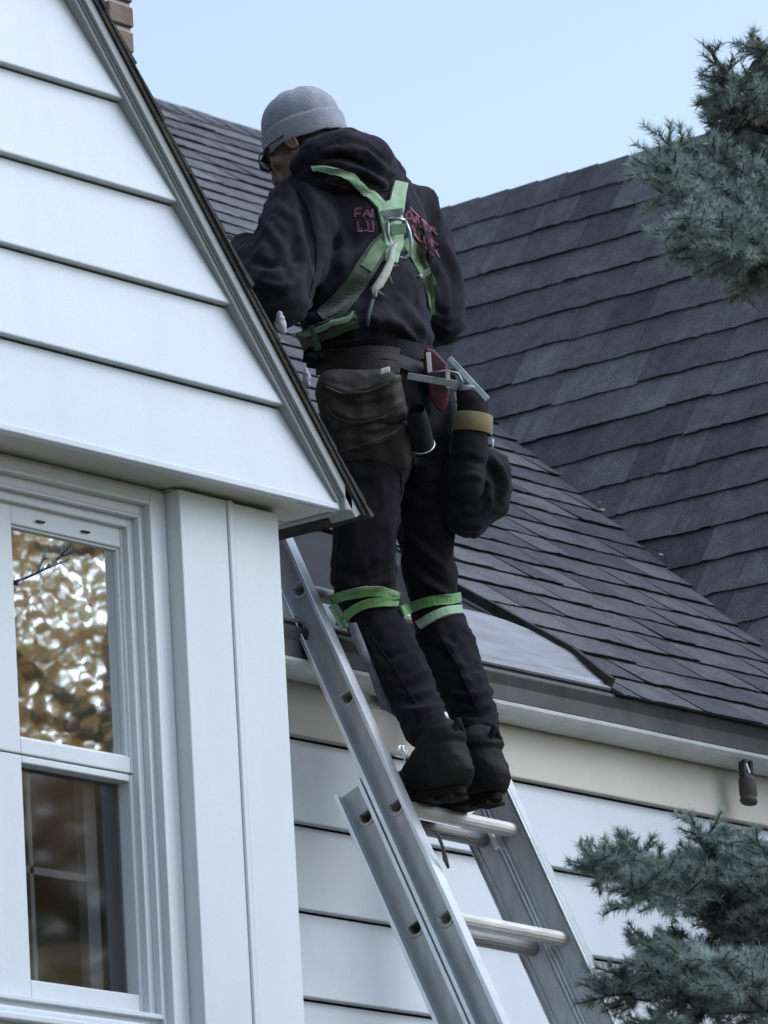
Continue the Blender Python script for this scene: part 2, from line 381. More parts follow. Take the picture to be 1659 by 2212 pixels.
# ---- main wall
zm0 = at(1100, 1676, YM)[2]; EM = .2082
mw = MB().abox(XR-.06, 16.5, YM+.038, YM+.18, 0, zm0+.26).build('main_wall', M['deck'], house)
def clap(x0, x1, z0, z1, Y, m, parent):
    jt = random.uniform(-.0012, .0012)
    prof = [(Y+jt, z0+.0035), (Y+.001+jt, z0+.001), (Y+.024, z0), (Y+.036, z0+.004), (Y+.036, z1-.003), (Y+.024, z1-.0055), (Y+.0215, z1-.007)]
    b = MB(); n = len(prof)
    b.add([(x0, y, z) for y, z in prof] + [(x1, y, z) for y, z in prof], [tuple(range(n-1, -1, -1)), tuple(range(n, 2*n))] + [(i, (i+1) % n, (i+1) % n+n, i+n) for i in range(n)])
    return b.build('siding_board', m, parent)
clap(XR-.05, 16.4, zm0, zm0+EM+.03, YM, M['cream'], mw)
for k in range(1, 22):
    if zm0-k*EM < .1: break
    clap(XR-.05, 16.4, zm0-k*EM, zm0-(k-1)*EM, YM, M['siding'], mw)

# ---- main roof plane and gable roof plane
PM = .75
E1 = at(1318, 1494, YE)
nM = V(0, -PM, 1); dM = nM@E1
VV = [onp(*q, nM, dM) for q in ((1640, 1400), (1400, 1200), (1290, 1120), (1130, 970))]
dv = VV[3]-VV[0]
nR = np.cross(dv, (0, 1, 0)); nR = nR/nR[2]; dR = nR@VV[0]
PR = -nR[0]                                     # rise per metre in +X
zM = lambda Y: (dM + PM*Y)
zR = lambda X: (dR + PR*X)
ridR = onp(1150, 404, nR, dR); XRID, ZRID = ridR[0], ridR[2]
ridM = onp(450, 259, nM, dM); YRID, ZRM = ridM[1], ridM[2]
XMEND = onp(738, 337, nM, dM)[0]
XMET = E1[0]
mroof = MB().prism([(9.6, YE, zM(YE)), (XMEND, YE, zM(YE)), (XMEND, YRID, ZRM), (9.6, YRID, ZRM)], (0, 0.0, -.03)).build('main_roof', M['deck'], house)
MB().prism([(9.6, YRID+.002, ZRM), (XMEND, YRID+.002, ZRM), (XMEND, YRID+4, ZRM-3), (9.6, YRID+4, ZRM-3)], (0, 0, -.03)).build('rear_roof', M['deck'], house)
XRE = XRID - (ZRID - (E1[2]-.05))/PR
YF0 = 7.0
groof = MB().prism([(XRE, YF0, zR(XRE)), (XRID, YF0, ZRID), (XRID, 12.2, ZRID), (XRE, 12.2, zR(XRE))], (.02, 0, -.03)).build('gable_roof', M['deck'], house)
MB().prism([(XRID+.001, YF0, ZRID), (XRID+1.6, YF0, ZRID-1.6*PR), (XRID+1.6, 12.2, ZRID-1.6*PR), (XRID+.001, 12.2, ZRID)], (-.02, 0, -.03)).build('far_gable_roof', M['deck'], house)
gwl = MB(); gwl.prism([(XRE+.15, YF0+.2, 0), (XRID+1.4, YF0+.2, 0), (XRID+1.4, YF0+.2, zR(XRE+.15)), (XRID, YF0+.2, ZRID-.08), (XRE+.15, YF0+.2, zR(XRE+.15)-.03)], (0, .12, 0))
gwl.abox(XRE+.15, XRE+.27, YF0+.33, YM+.02, 0, zR(XRE+.15)-.06)
gwl.build('gable_wing_wall', M['siding'], house)
mb = MB(); mb.prism([(XMEND-.1, 9.2, zM(9.2)-.05), (XMEND-.1, YRID, ZRM-.05), (XMEND-.1, YRID+4, ZRM-3.05), (XMEND-.1, YRID+4, 0), (XMEND-.1, 9.2, 0)], (-.1, 0, 0)); mb.build('end_wall', M['siding'], house)

# shingles
def unit_shingle(seed):
    r = random.Random(seed); n = 6
    vs = []; fs = []
    for i in range(n+1):
        x = i/n; w0 = r.uniform(-.016, .016); h = 1 + r.uniform(-.12, .18)
        vs += [(x, w0+.085, 0), (x, w0, h), (x, 1, .22), (x, 1, 0)]
    for i in range(n):
        a = 4*i; b = 4*i+4
        fs += [(a, b, b+1, a+1), (a+1, b+1, b+2, a+2), (a+2, b+2, b+3, a+3)]
    fs += [(0, 1, 2, 3), (4*n+3, 4*n+2, 4*n+1, 4*n)]
    return vs, fs
US = [unit_shingle(i) for i in range(7)]
USM = []
for vs, fs in US:
    me = bpy.data.meshes.new('shingle'); me.from_pydata(vs, [], fs); me.materials.append(M['shingle']); me.update(); USM.append(me)
EXP = .143
PERSON_POLY = [(570, 300), (640, 180), (745, 250), (870, 380), (985, 560), (1000, 700), (1060, 860), (1110, 1030), (1060, 1150), (975, 1180), (1080, 1600), (870, 1600), (715, 1260), (500, 520), (600, 400)]
def inpoly(x, y, P):
    c = False; j = len(P)-1
    for i in range(len(P)):
        if (P[i][1] > y) != (P[j][1] > y) and x < (P[j][0]-P[i][0])*(y-P[i][1])/(P[j][1]-P[i][1])+P[i][0]: c = not c
        j = i
    return c
def seen(x, y):
    if x < -40 or x > 1700 or y < -20 or y > 2230: return False
    if x < 170+(y)*.56 and y < 1085: return False
    if x < 600: return False if y > 600 else True
    return not inpoly(x, y, PERSON_POLY)
pieces = []
def lay(o, a, s, nrows, length, valid, key, wr=(.13, .34), row0=0):
    n = unit(np.cross(a, s)); 
    for r in range(row0, nrows):
        x = random.uniform(-.3, 0); base = o + s*(r*EXP) + n*.0015
        while x < length:
            w = random.choice([random.uniform(*wr), random.uniform(wr[0], wr[0]*1.5)])
            P = base + a*x; w_full = w
            if key == 'm' and P[0] < XMET and P[1]-YE < .60 and P[0]+w > XMET: w -= XMET-P[0]; P = P + a*(XMET-P[0])
            c = P + a*w/2 + s*EXP/2
            if valid(c):
                t = random.uniform(.0085, .0135)
                p = px(c); p1 = px(c+a*w/2); p2 = px(c+s*EXP/2)
                area = abs((p1[0]-p[0])*(p2[1]-p[1]) - (p1[1]-p[1])*(p2[0]-p[0]))*4
                (w > .05) and pieces.append((area if seen(p[0], p[1]) else -1, key, P + n*random.uniform(0, .0012) + s*random.gauss(0, .0022), a, s, n, w-.0022, t, random.random(), random.randrange(7)))
            x += w_full
aM, sM = V(1, 0, 0), unit((0, 1, PM)); LM = math.hypot(YRID-YE, ZRM-zM(YE))
def validM(c):
    if c[0] < 9.7 or c[0] > XMEND+.03: return False
    if c[2] < zR(c[0]) - .22 and c[0] < XRID: return False
    if c[0] > XRID and c[2] < ZRID-1.3*(c[0]-XRID)-.3: return False
    if c[0] < XMET and (c[1]-YE) < .62 : return False
    return True
lay(V(XMET-.02-2.6, YE-.03, zM(YE-.03)), aM, sM, int(LM/EXP)+1, XMEND-XMET+2.7, lambda c: validM(c) and (c[0] > XMET-.0 or (c[1]-YE) > .62), 'm')
aR, sR = V(0, -1, 0), unit((1, 0, PR))
LR = math.hypot(XRID-XRE, ZRID-zR(XRE)) - .10
nrR = int(LR/EXP)
off = LR - nrR*EXP
lay(V(XRE, 12.1, zR(XRE)) + sR*off, aR, sR, nrR, 12.1-YF0, lambda c: c[2] > zM(c[1]) - .22 or c[1] < YE, 'r', wr=(.12, .36))
pieces.sort(key=lambda p: -p[0])
for i, (ar, key, P, a, s_, n, w, t, tone, kk) in enumerate(pieces[:285]):
    o = bpy.data.objects.new('shingle', USM[kk])
    o.parent = mroof if key == 'm' else groof
    o.matrix_world = Matrix((( a[0]*w, s_[0]*EXP*1.22, n[0]*t, P[0]), (a[1]*w, s_[1]*EXP*1.22, n[1]*t, P[1]), (a[2]*w, s_[2]*EXP*1.22, n[2]*t, P[2]), (0, 0, 0, 1)))
    COL.objects.link(o)
for key, par in (('m', mroof), ('r', groof)):
    vs = []; fs = []; tn = []
    for (ar, k2, P, a, s_, n, w, t, tone, kk) in pieces[285:]:
        if k2 != key: continue
        u, f = US[kk]; b0 = len(vs)
        vs += [P + a*w*q[0] + s_*EXP*1.22*q[1] + n*t*q[2] for q in u]; fs += [tuple(b0+i for i in g) for g in f]; tn += [tone]*len(f)
    if vs:
        o = arrays_obj('remaining_shingles', vs, fs, M['shingle_mass'], par, smooth=False); o['kind'] = 'stuff'; setcol(o.data, tn)
# ridge caps on the gable roof
capn = unit(np.cross(aR, sR)); sR2 = unit((-1, 0, PR)); 
def caps(o0, a, s1, n1, s2, n2, count, parent, w=.115, e=.118):
    for i in range(count):
        P = o0 + a*(i*e); w_ = e*1.2; lift = .005
        b = MB(); T = lambda t, h, sd, nn: P + a*t - sd*h + nn*(.010 + (lift if t == 0 else .0))
        j = random.uniform(-.004, .004)
        ridge0, ridge1 = P + V(0, 0, .012+lift), P + a*w_ + V(0, 0, .012)
        l0, l1 = T(0, w+j, s1, n1), T(w_, w+j, s1, n1); r0, r1 = T(0, w, s2, n2), T(w_, w, s2, n2)
        dn = lambda q, nn: q - nn*.008
        vs = [l0, ridge0, r0, l1, ridge1, r1, dn(l0, n1), ridge0-V(0, 0, .01), dn(r0, n2), dn(l1, n1), ridge1-V(0, 0, .01), dn(r1, n2)]
        b.add(vs, [(0, 1, 4, 3), (1, 2, 5, 4), (0, 6, 7, 1), (1, 7, 8, 2), (0, 3, 9, 6), (2, 8, 11, 5), (3, 4, 10, 9), (4, 5, 11, 10)])
        b.build('ridge_cap', M['shingle'], parent)
n2 = unit((PR, 0, 1)); n2m = unit((0, PM, 1))
caps(V(XRID, 8.6, ZRID), V(0, 1, 0), sR, capn*(1 if capn[2] > 0 else -1), sR2, n2, 31, groof)
capm = unit((0, -PM, 1))
caps(V(15.3, YRID, ZRM), V(1, 0, 0), sM, capm, unit((0, -1, PM)), n2m, int((XMEND-15.3)/.118)-1, mroof)
# leaf litter caught in the valley
M['leaf_bit'] = mat('dry_leaf', (.42, .34, .26), .8, 0, 40, .4)
for q in ((1135, 965), (1140, 973), (1290, 1108), (1296, 1125), (1400, 1205), (1412, 1213), (1422, 1222), (1592, 1362), (1640, 1408)):
    P = onp(q[0], q[1], nM, dM) + V(0, -.012, .03); a = random.random()*3; r_ = random.uniform(.008, .016)
    MB().add([P+V(math.cos(a), math.sin(a), .5)*r_, P+V(-math.sin(a), math.cos(a), .1)*r_*.5, P-V(math.cos(a), math.sin(a), .4)*r_, P+V(math.sin(a), -math.cos(a), .3)*r_*.5], [(0, 1, 2, 3)]).build('dry_leaf', M['leaf_bit'], mroof)
# metal flashing pan near the eave, left of the shingles
pan = [(1310, 1487), (1275, 1458), (1235, 1430), (1190, 1402), (1140, 1377), (1090, 1358), (1040, 1342), (1000, 1334), (900, 1318), (760, 1300)]
pp = [onp(x, y, nM, dM) + V(0, -.003, .022) for x, y in pan] + [V(XR-.05, YE-.005, zM(YE-.005)+.012), V(XMET-.005, YE-.008, zM(YE-.008)+.012)]
MB().prism(pp, (0, .004, -.005)).build('flashing', M['pan'], mroof)
# shingle edge strip along the pan
ed = [onp(x, y, nM, dM) for x, y in ((1314, 1491), (1230, 1424), (1150, 1380), (1060, 1330), (975, 1285))]
for a_, b_ in zip(ed[:-1], ed[1:]):
    MB().box((a_+b_)/2+V(0, -.008, .02), (b_-a_, np.cross(b_-a_, nM), nM), (np.linalg.norm(b_-a_)/2+.002, .010, .012)).build('shingle_edge', M['edge'], mroof)
# gutter
zE = zM(YE); hD = .086
g = MB(); x0g, x1g = XR-.04, XRE+.4
g.prism([(x0g, YE-.012, zE-.008), (x0g, YE-.018, zE-.018), (x0g, YE-.010, zE-.045), (x0g, YE-.014, zE-hD), (x0g, YE+.05, zE-hD), (x0g, YE+.05, zE-.008)], (x1g-x0g, 0, 0))
gut = g.build('gutter', M['gutter_dark'], house, bevel=.003)
zG = zE-hD-.001
prof = [(YE-.016, zG), (YE-.022, zG-.003), (YE-.020, zG-.010), (YE-.010, zG-.018), (YE+.004, zG-.024), (YE+.03, zG-.029), (YM-.001, zG-.030), (YM-.001, zG)]
g = MB(); NX = 60; n = len(prof)
vs = []
for i in range(NX+1):
    X_ = x0g + (x1g-x0g)*i/NX
    for (y, z) in prof: vs.append((X_, y + .002*noise.noise(Vector((X_*3, y*9, 0))), z + .002*noise.noise(Vector((X_*2.3, 3, z*9)))))
fs = [(i*n+k, (i+1)*n+k, (i+1)*n+(k+1) % n, i*n+(k+1) % n) for i in range(NX) for k in range(n)] + [tuple(range(n)), tuple(range(NX*n+n-1, NX*n-1, -1))]
g.add(vs, fs).build('trough', M['gutter_white'], gut, smooth=False)

# chimney
cx1, cy0 = at(290, 60, 9.8)[0], 9.8
ch = MB().abox(cx1-.52, cx1-.006, cy0+.006, cy0+.5, 3.5, 7.4).build('chimney', M['mortar'], house)
zc = at(268, 60, 9.8)[2] - .067*18; row = 0
while zc < 7.35:
    for face in ('f', 's'):
        L_ = .205; x = -(.0 if row % 2 else .1)
        while x < .52:
            a0 = max(x, 0)+.005; a1 = min(x+L_, .52)-.005
            if a1-a0 > .02 and (zc > 6.0):
                j = random.uniform(-.004, .003)
                if face == 'f': b = MB().abox(cx1-a1, cx1-a0, cy0+j-.002, cy0+.05, zc+.007, zc+.06)
                else: b = MB().abox(cx1-.525+j, cx1-.48, cy0+a0, cy0+a1, zc+.006, zc+.061)
                b.build('brick', M['brick'], ch, bevel=.003, seg=1)
            x += L_
    zc += .067; row += 1
exec_after = []

# ------------------------------------------------------------------ extension ladder
LA, LB = math.radians(3), math.radians(66.5)
lw = V(math.cos(LA), math.sin(LA), 0); ld = V(math.cos(LB)*math.sin(LA), -math.cos(LB)*math.cos(LA), -math.sin(LB))
ln = -np.cross(lw, ld)                       # towards the climber
LP0 = atD(855, 1740, 14.45); RS = .3048; LWID = .475
NR_DOWN = int((LP0[2]-.15)/(RS*abs(ld[2])))
M['alu'] = mat('aluminium_rail', (.50, .515, .53), .45, .5, 9, 0, .3, 40, col2=(.33, .34, .35), stretch=(3, 3, .8))
M['alu_bright'] = mat('aluminium_lit', (.78, .80, .82), .30, .7, 9, 0, .15, 60, col2=(.6, .62, .64))  # lighter copy of the rail metal: the flanges' lit look put into colour
M['rung'] = mat('dusty_rung', (.66, .65, .62), .5, .45, 8, 0, .5, 30, col2=(.42, .40, .37), stretch=(1, 6, 6))
lad = empty('extension_ladder', LP0 + ld*RS*(NR_DOWN+.3), 'tall aluminium extension ladder leaning on the gutter with the worker standing on a rung', 'ladder')
def LPt(w, d, n): return LP0 + lw*w + ld*d + ln*n
def rail(side, d0, d1, nc, dep, out, holes, name='rail'):
    """C-section: web with D-shaped rung openings, two outward flanges."""
    b = MB(); w0 = 0 if side < 0 else LWID; o = -1 if side < 0 else 1
    tk = .0022; hd = dep/2
    # web segments
    ev = sorted(holes); cur = d0
    def quadbox(a, c):
        b.box(LPt(w0, (a+c)/2, nc), (lw, ld, ln), (tk/2, (c-a)/2, hd-.0005))
    N = 24; hr = .0185
    for h in ev:
        a, c = h-.026, h+.026
        if a <= cur or c >= d1: continue
        quadbox(cur, a); cur = c
        sq = []; ho = []
        for k in range(N):
            t = 2*math.pi*k/N; cx, cy = math.cos(t), math.sin(t)
            m_ = max(abs(cx), abs(cy)); sq.append((cx/m_*.026, cy/m_*(hd-.0005)))
            # D shape: flat on the upper side
            dx, dy = cx*hr, cy*hr
            if dx < -.008: dx = -.008
            ho.append((dx, dy))
        for sgn in (-1, 1):
            W = w0 + sgn*tk/2
            vs = [LPt(W, h+q[0], nc+q[1]) for q in sq] + [LPt(W, h+q[0], nc+q[1]) for q in ho]
            fs = [(k, (k+1) % N, (k+1) % N+N, k+N) for k in range(N)]
            b.add(vs, fs if sgn*o > 0 else [f[::-1] for f in fs])
        vs = [LPt(w0-tk/2, h+q[0], nc+q[1]) for q in ho] + [LPt(w0+tk/2, h+q[0], nc+q[1]) for q in ho]
        b.add(vs, [(k, (k+1) % N, (k+1) % N+N, k+N) for k in range(N)])
    quadbox(cur, d1)
    r = b.build(name, M['alu'], lad)
    rb_ = MB(); rb_.box(LPt(w0-o*.0025, (d0+d1)/2, nc+.024), (lw, ld, ln), (.0018, (d1-d0)/2, .003)); rb_.box(LPt(w0-o*.0025, (d0+d1)/2, nc-.024), (lw, ld, ln), (.0018, (d1-d0)/2, .003)); rb_.build('web_rib', M['alu'], r, bevel=.001, seg=1)
    f = MB()
    for s_ in (-1, 1):
        f.box(LPt(w0+o*out/2, (d0+d1)/2, nc+s_*(hd)), (lw, ld, ln), (out/2+tk/2, (d1-d0)/2, .0017))
        f.box(LPt(w0+o*(out+.0005), (d0+d1)/2, nc+s_*(hd-.0035)), (lw, ld, ln), (.0017, (d1-d0)/2, .0052))
    for s_ in (-1, 1):
        f.box(LPt(w0-o*.0045, (d0+d1)/2, nc+s_*(hd-.0012)), (lw, ld, ln), (.0045, (d1-d0)/2, .0012))
    f.build('flange', M['alu_bright'] , r, bevel=.0008, seg=1)
    # swaged collars round the rung ends
    for h in ev:
        if not (d0+.03 < h < d1-.03): continue
        c = MB(); N2 = 20; prof = []
        for (rr, ww) in ((.0186, .0), (.0192, .003), (.0225, .0036), (.0255, .0024), (.0262, .0008)):
            ring_ = []
            for k in range(N2):
                t = 2*math.pi*k/N2; dx, dy = math.cos(t)*rr, math.sin(t)*rr
                if dx < -.008-(rr-.0185): dx = -.008-(rr-.0185)
                ring_.append(LPt(w0+o*(ww+tk/2), h+dx, nc+dy))
            prof.append(ring_)
        vs = [p for r_ in prof for p in r_]
        fs = [(i*N2+k, i*N2+(k+1) % N2, (i+1)*N2+(k+1) % N2, (i+1)*N2+k) for i in range(4) for k in range(N2)]
        c.add(vs, fs).build('collar', M['alu'], r, smooth=True)
    return r
def rungs(holes, nc, m):
    for h in holes:
        b = MB(); N = 28; vs = []
        def pr(k, s=1.):
            t = 2*math.pi*k/N; dx, dy = math.cos(t)*.0182*s, math.sin(t)*.0182*s
            g_ = .0009 if (k % 2 == 0) else 0
            if dx < -.0078*s: dx = -.0078*s - g_
            else: dx += g_; 
            return dx, dy
        for W, s in ((.001, 1), (LWID-.001, 1), (LWID-.001, .86), (.001, .86)):
            vs += [LPt(W, h+pr(k, s)[0], nc+pr(k, s)[1]) for k in range(N)]
        b.add(vs, [(i*N+k, i*N+(k+1) % N, ((i+1) % 4)*N+(k+1) % N, ((i+1) % 4)*N+k) for i in range(4) for k in range(N)])
        # added dark plug deep in the tube keeps the far end from shining through
        r = b.build('rung', m, lad)
        MB().box(LPt(LWID/2, h+.003, nc), (lw, ld, ln), (.01, .008, .011)).build('rung_light_plug', M['dark'], r)
FLY_TOP = -(1740-1142)/(1740-1502)*RS*.985
holesF = [RS*k for k in range(-2, 16)]
NC_B = -.083
BASE_TOP = .075*-1
holesB = [RS*k-.025 for k in range(0, NR_DOWN+1)]
for s_ in (-1, 1):
    rail(s_, FLY_TOP, RS*15+.12, 0., .074, .026, holesF, 'fly_rail')
    rail(s_, -.10, RS*NR_DOWN+.30, NC_B, .078, .030, holesB, 'base_rail')
M['rung_shaded'] = mat('shaded_rung', (.30, .29, .28), .6, .4, 8, 0, .5, 30, col2=(.2, .19, .18), stretch=(1, 6, 6))  # darker copy of the rung metal: shade on the base rungs put into colour
rungs(holesF, 0., M['rung']); rungs(holesB, NC_B, M['rung_shaded'])
# guide brackets joining the sections, feet
for s_, w0 in ((-1, 0), (1, LWID)):
    MB().box(LPt(w0-s_*-.014*-1, .0, -.042), (lw, ld, ln), (.020, .03, .006)).build('guide_bracket', M['alu_bright'], lad, bevel=.002)
    MB().box(LPt(w0, RS*NR_DOWN+.33, NC_B), (lw, ld, ln), (.035, .05, .045)).build('foot', M['edge'], lad, bevel=.006)
# pull rope hanging inside the left rail
M['cord'] = mat('dark_cord', (.05, .055, .06), .85)
M['rope'] = mat('pale_rope', (.50, .50, .42), .9, 0, 60, 0, .8, 200, col2=(.28, .28, .22))
rp = MB()
pts = [atD(938, 1797, 14.36), atD(948, 1806, 14.36), atD(957, 1832, 14.36), atD(962, 1856, 14.36), atD(969, 1876, 14.36)]
rp.tube(pts, [.003, .0045, .004, .006, .003])
rp.tube([atD(930, 1792, 14.37), atD(950, 1800, 14.37), atD(985, 1806, 14.4), atD(1010, 1812, 14.42)], .003)
rp.build('pull_rope', M['cord'], lad, smooth=True)
wl = MB()
for a0 in (0, 1.1, 2.3):
    wl.tube([atD(866, 1624, 14.38) + RT*math.cos(t)*(.012+.002*a0) + UP*math.sin(t+a0*.3)*(.014-.001*a0) + fwd*.01*math.sin(t*2) for t in np.linspace(0, 6.0, 16)], .0012, 6)
wl.tube([atD(872, 1650, 14.38), atD(876, 1628, 14.38), atD(868, 1610, 14.38)], .002, 6)
wl.build('wire_loop', M['alu_bright'], lad, smooth=True)

# ------------------------------------------------------------------ canister under the gutter
M['pale_bark'] = mat('pale_bark', (.30, .27, .23), .9, 0, 5, .4, .5, 20)
M['rust'] = mat('rusty_canister', (.085, .065, .055), .8, .1, 18, 0, .5, 60, col2=(.045, .035, .032))
cY = YE-.0
ctop = at(1611, 1640, cY); cb = at(1612, 1725, cY)
can = empty('hanging_canister', ctop, 'small rusty brown canister hung on two prongs under the white gutter', 'canister')
b = MB(); ax = V(0, 0, -1); N = 20; c0 = ctop - V(0, 0, .042)
prof = [(.012, 0), (.018, .004), (.022, .010), (.0235, .016), (.0235, .052), (.0215, .056), (.0215, .060), (.0235, .063), (.0235, .070), (.020, .074), (.0, .074)]
vs = []
for rr, z in prof:
    vs += [c0 + V(math.cos(2*math.pi*k/N)*rr, math.sin(2*math.pi*k/N)*rr*.95, -z-.004*math.cos(2*math.pi*k/N)) for k in range(N)]
b.add(vs, [(i*N+k, i*N+(k+1) % N, (i+1)*N+(k+1) % N, (i+1)*N+k) for i in range(len(prof)-1) for k in range(N)]).build('canister_body', M['rust'], can, smooth=True)
for dx, l in ((-.017, .052), (.013, .046)):
    MB().box(ctop+V(dx, 0, -l/2+.006), ((1, 0, .12), (0, 1, 0), (0, 0, 1)), (.006, .009, l/2)).build('prong', M['edge'], can, bevel=.002)
MB().box(ctop+V(-.004, -.004, -.026), ((1, 0, .6), (0, 1, 0), (-.6, 0, 1)), (.004, .005, .014)).build('clip', M['gutter_white'], can, bevel=.001)
MB().abox(ctop[0]-.03, ctop[0]+.026, cY-.012, cY+.012, ctop[2]-.002, ctop[2]+.012).build('mount', M['gutter_white'], can, bevel=.002)

# ------------------------------------------------------------------ blue spruce
def leafmat(name, c, c2, trans=.25, rough=.6):
    m = bpy.data.materials.new(name); m.use_nodes = True; t = m.node_tree; b = t.nodes['Principled BSDF']; o = t.nodes['Material Output']
    a = t.nodes.new('ShaderNodeAttribute'); a.attribute_name = 'tone'
    mx = t.nodes.new('ShaderNodeMix'); mx.data_type = 'RGBA'; mx.inputs[6].default_value = (*c, 1); mx.inputs[7].default_value = (*c2, 1)
    t.links.new(a.outputs['Fac'], mx.inputs[0]); t.links.new(mx.outputs[2], b.inputs['Base Color']); b.inputs['Roughness'].default_value = rough
    tr = t.nodes.new('ShaderNodeBsdfTranslucent'); t.links.new(mx.outputs[2], tr.inputs[0])
    ms = t.nodes.new('ShaderNodeMixShader'); ms.inputs[0].default_value = trans
    t.links.new(b.outputs[0], ms.inputs[1]); t.links.new(tr.outputs[0], ms.inputs[2]); t.links.new(ms.outputs[0], o.inputs[0])
    return m
M['needle'] = leafmat('spruce_needles', (.105, .135, .105), (.33, .40, .37), .25, .5)
M['bark'] = mat('spruce_bark', (.04, .032, .026), .95, 0, 14, .4, .8, 40)
TRX, TRD = 1990, 12.9
tb = atD(TRX, 1500, TRD)
spruce = empty('blue_spruce', (tb[0], tb[1], 0), 'blue green spruce tree with stubby needled branches at the right edge of the photo', 'tree')
tk = MB(); tk.tube([V(tb[0], tb[1], z) for z in np.linspace(0, 8.2, 14)], [.15*(1-z/9.0)+.01 for z in np.linspace(0, 8.2, 14)], 14).build('trunk', M['bark'], spruce, smooth=True)
twigs = MB(); NEED = []   # arrays of (base, tip, tone)
def needles(p0, p1, n, tone, L=.021, tipfan=True):
    d = p1-p0; Ld = np.linalg.norm(d); T = d/Ld
    a = unit(np.cross(T, (.3, .2, .9))); b_ = np.cross(T, a)
    t = rng.random(n)**.9; ph = rng.random(n)*2*np.pi
    fw = .45 + .35*rng.random(n) + .5*(t > .93)
    radial = np.outer(np.cos(ph), a) + np.outer(np.sin(ph), b_)
    radial[:, 2] += .30                       # spruce needles turn up
    dirs = radial + np.outer(fw, T); dirs /= np.linalg.norm(dirs, axis=1)[:, None]
    base = p0 + np.outer(t, d); ln_ = L*(.75+.45*rng.random(n))
    NEED.append((base, base+dirs*ln_[:, None], np.clip(tone+rng.normal(0, .12, n), 0, 1)))
def shoot(p, d, L, tone, depth, dens):
    """a leafy shoot that forks"""
    d = unit(d); k = max(2, int(L/.05)); q = p.copy(); dd = d.copy(); path = [p]
    for i in range(k):
        dd = unit(dd + rng.normal(0, .10, 3) + V(0, 0, .05)); q = q + dd*L/k; path.append(q)
    twigs.tube(path, list(np.linspace(.002+.005*L, .0010, len(path))), 5)
    for i in range(k): needles(path[i], path[i+1], int(1.9*dens*L/k), tone)
    if depth > 0:
        nn = max(2, int(L/.045))
        for j in range(nn):
            f = .12 + .85*(j+rng.random()*.6)/nn; i = min(int(f*k), k-1); pp = path[i]*(1-(f*k-i)) + path[i+1]*(f*k-i)
            T = unit(path[i+1]-path[i]); a = unit(np.cross(T, (0, 0, 1))); b_ = np.cross(T, a)
            s = 1 if j % 2 else -1; ang = rng.uniform(-.6, .6)
            rad = (a*math.cos(ang) + b_*math.sin(ang))*s
            l2 = (.32+.25*rng.random())*L*(1.15-f)+.035
            shoot(pp, T*.75 + rad*.8 + V(0, 0, .06), l2, np.clip(tone+rng.normal(0, .1), 0, 1), depth-1, dens)
def limb(tip, back, Dt, Db, spread, tone=.4, n=10, dens=900, droop=.06, sub=1):
    """limb seen from tip pixel back to another pixel, with side shoots"""
    P0 = atD(back[0], back[1], Db); P1 = atD(tip[0], tip[1], Dt); K = 14
    path = [P0*(1-f) + P1*f - V(0, 0, droop*math.sin(math.pi*f)) for f in np.linspace(0, 1, K)]
    L = np.linalg.norm(P1-P0)
    twigs.tube(path, list(np.linspace(.016, .003, K)), 7)
    for i in range(K-3, K-1): needles(path[i], path[i+1], int(dens*L/K), tone)
    T = unit(P1-P0); a = unit(np.cross(T, (0, 0, 1))); b_ = np.cross(T, a)
    shoot(path[-1]-T*.03, T, spread*.35, tone, sub-1 if sub > 1 else 0, dens)
    for j in range(n):
        f = .12+.86*(j+rng.random()*.7)/n; i = min(int(f*(K-1)), K-2); pp = path[i]*(1-(f*(K-1)-i)) + path[i+1]*(f*(K-1)-i)
        ang = rng.uniform(0, 2*math.pi)
        rad = a*math.cos(ang) + b_*math.sin(ang)*.75
        l2 = spread*(1.15-f*.75)*rng.uniform(.65, 1.1)
        shoot(pp, T*rng.uniform(.5, 1.1) + rad, l2, np.clip(tone+rng.normal(0, .16), 0, 1), sub, dens)
# upper mass
limb((1560, 170), (1800, 300), 12.5, 12.9, .13, .35, 22, sub=2)
limb((1640, 110), (1780, 330), 12.6, 12.9, .12, .3, 18, sub=2)
limb((1530, 98), (1640, 140), 12.5, 12.6, .05, .05, 9, dens=420, sub=1)
limb((1638, 80), (1672, 190), 12.6, 12.7, .05, .05, 9, dens=420, sub=1)
limb((1550, 165), (1660, 235), 12.5, 12.6, .07, .1, 9, dens=420, sub=1)
limb((1400, 372), (1780, 400), 12.3, 12.8, .13, .75, 30, sub=2)
limb((1440, 330), (1780, 360), 12.4, 12.8, .12, .6, 26, sub=2)
limb((1465, 490), (1780, 440), 12.2, 12.8, .12, .6, 26, sub=2)
limb((1560, 540), (1760, 450), 12.2, 12.7, .12, .45, 22, sub=2)
limb((1640, 530), (1780, 450), 12.3, 12.7, .12, .35, 18, sub=2)
limb((1500, 430), (1760, 420), 12.5, 12.9, .15, .25, 24, sub=2)
limb((1580, 300), (1780, 330), 12.6, 12.9, .14, .3, 22, sub=2)
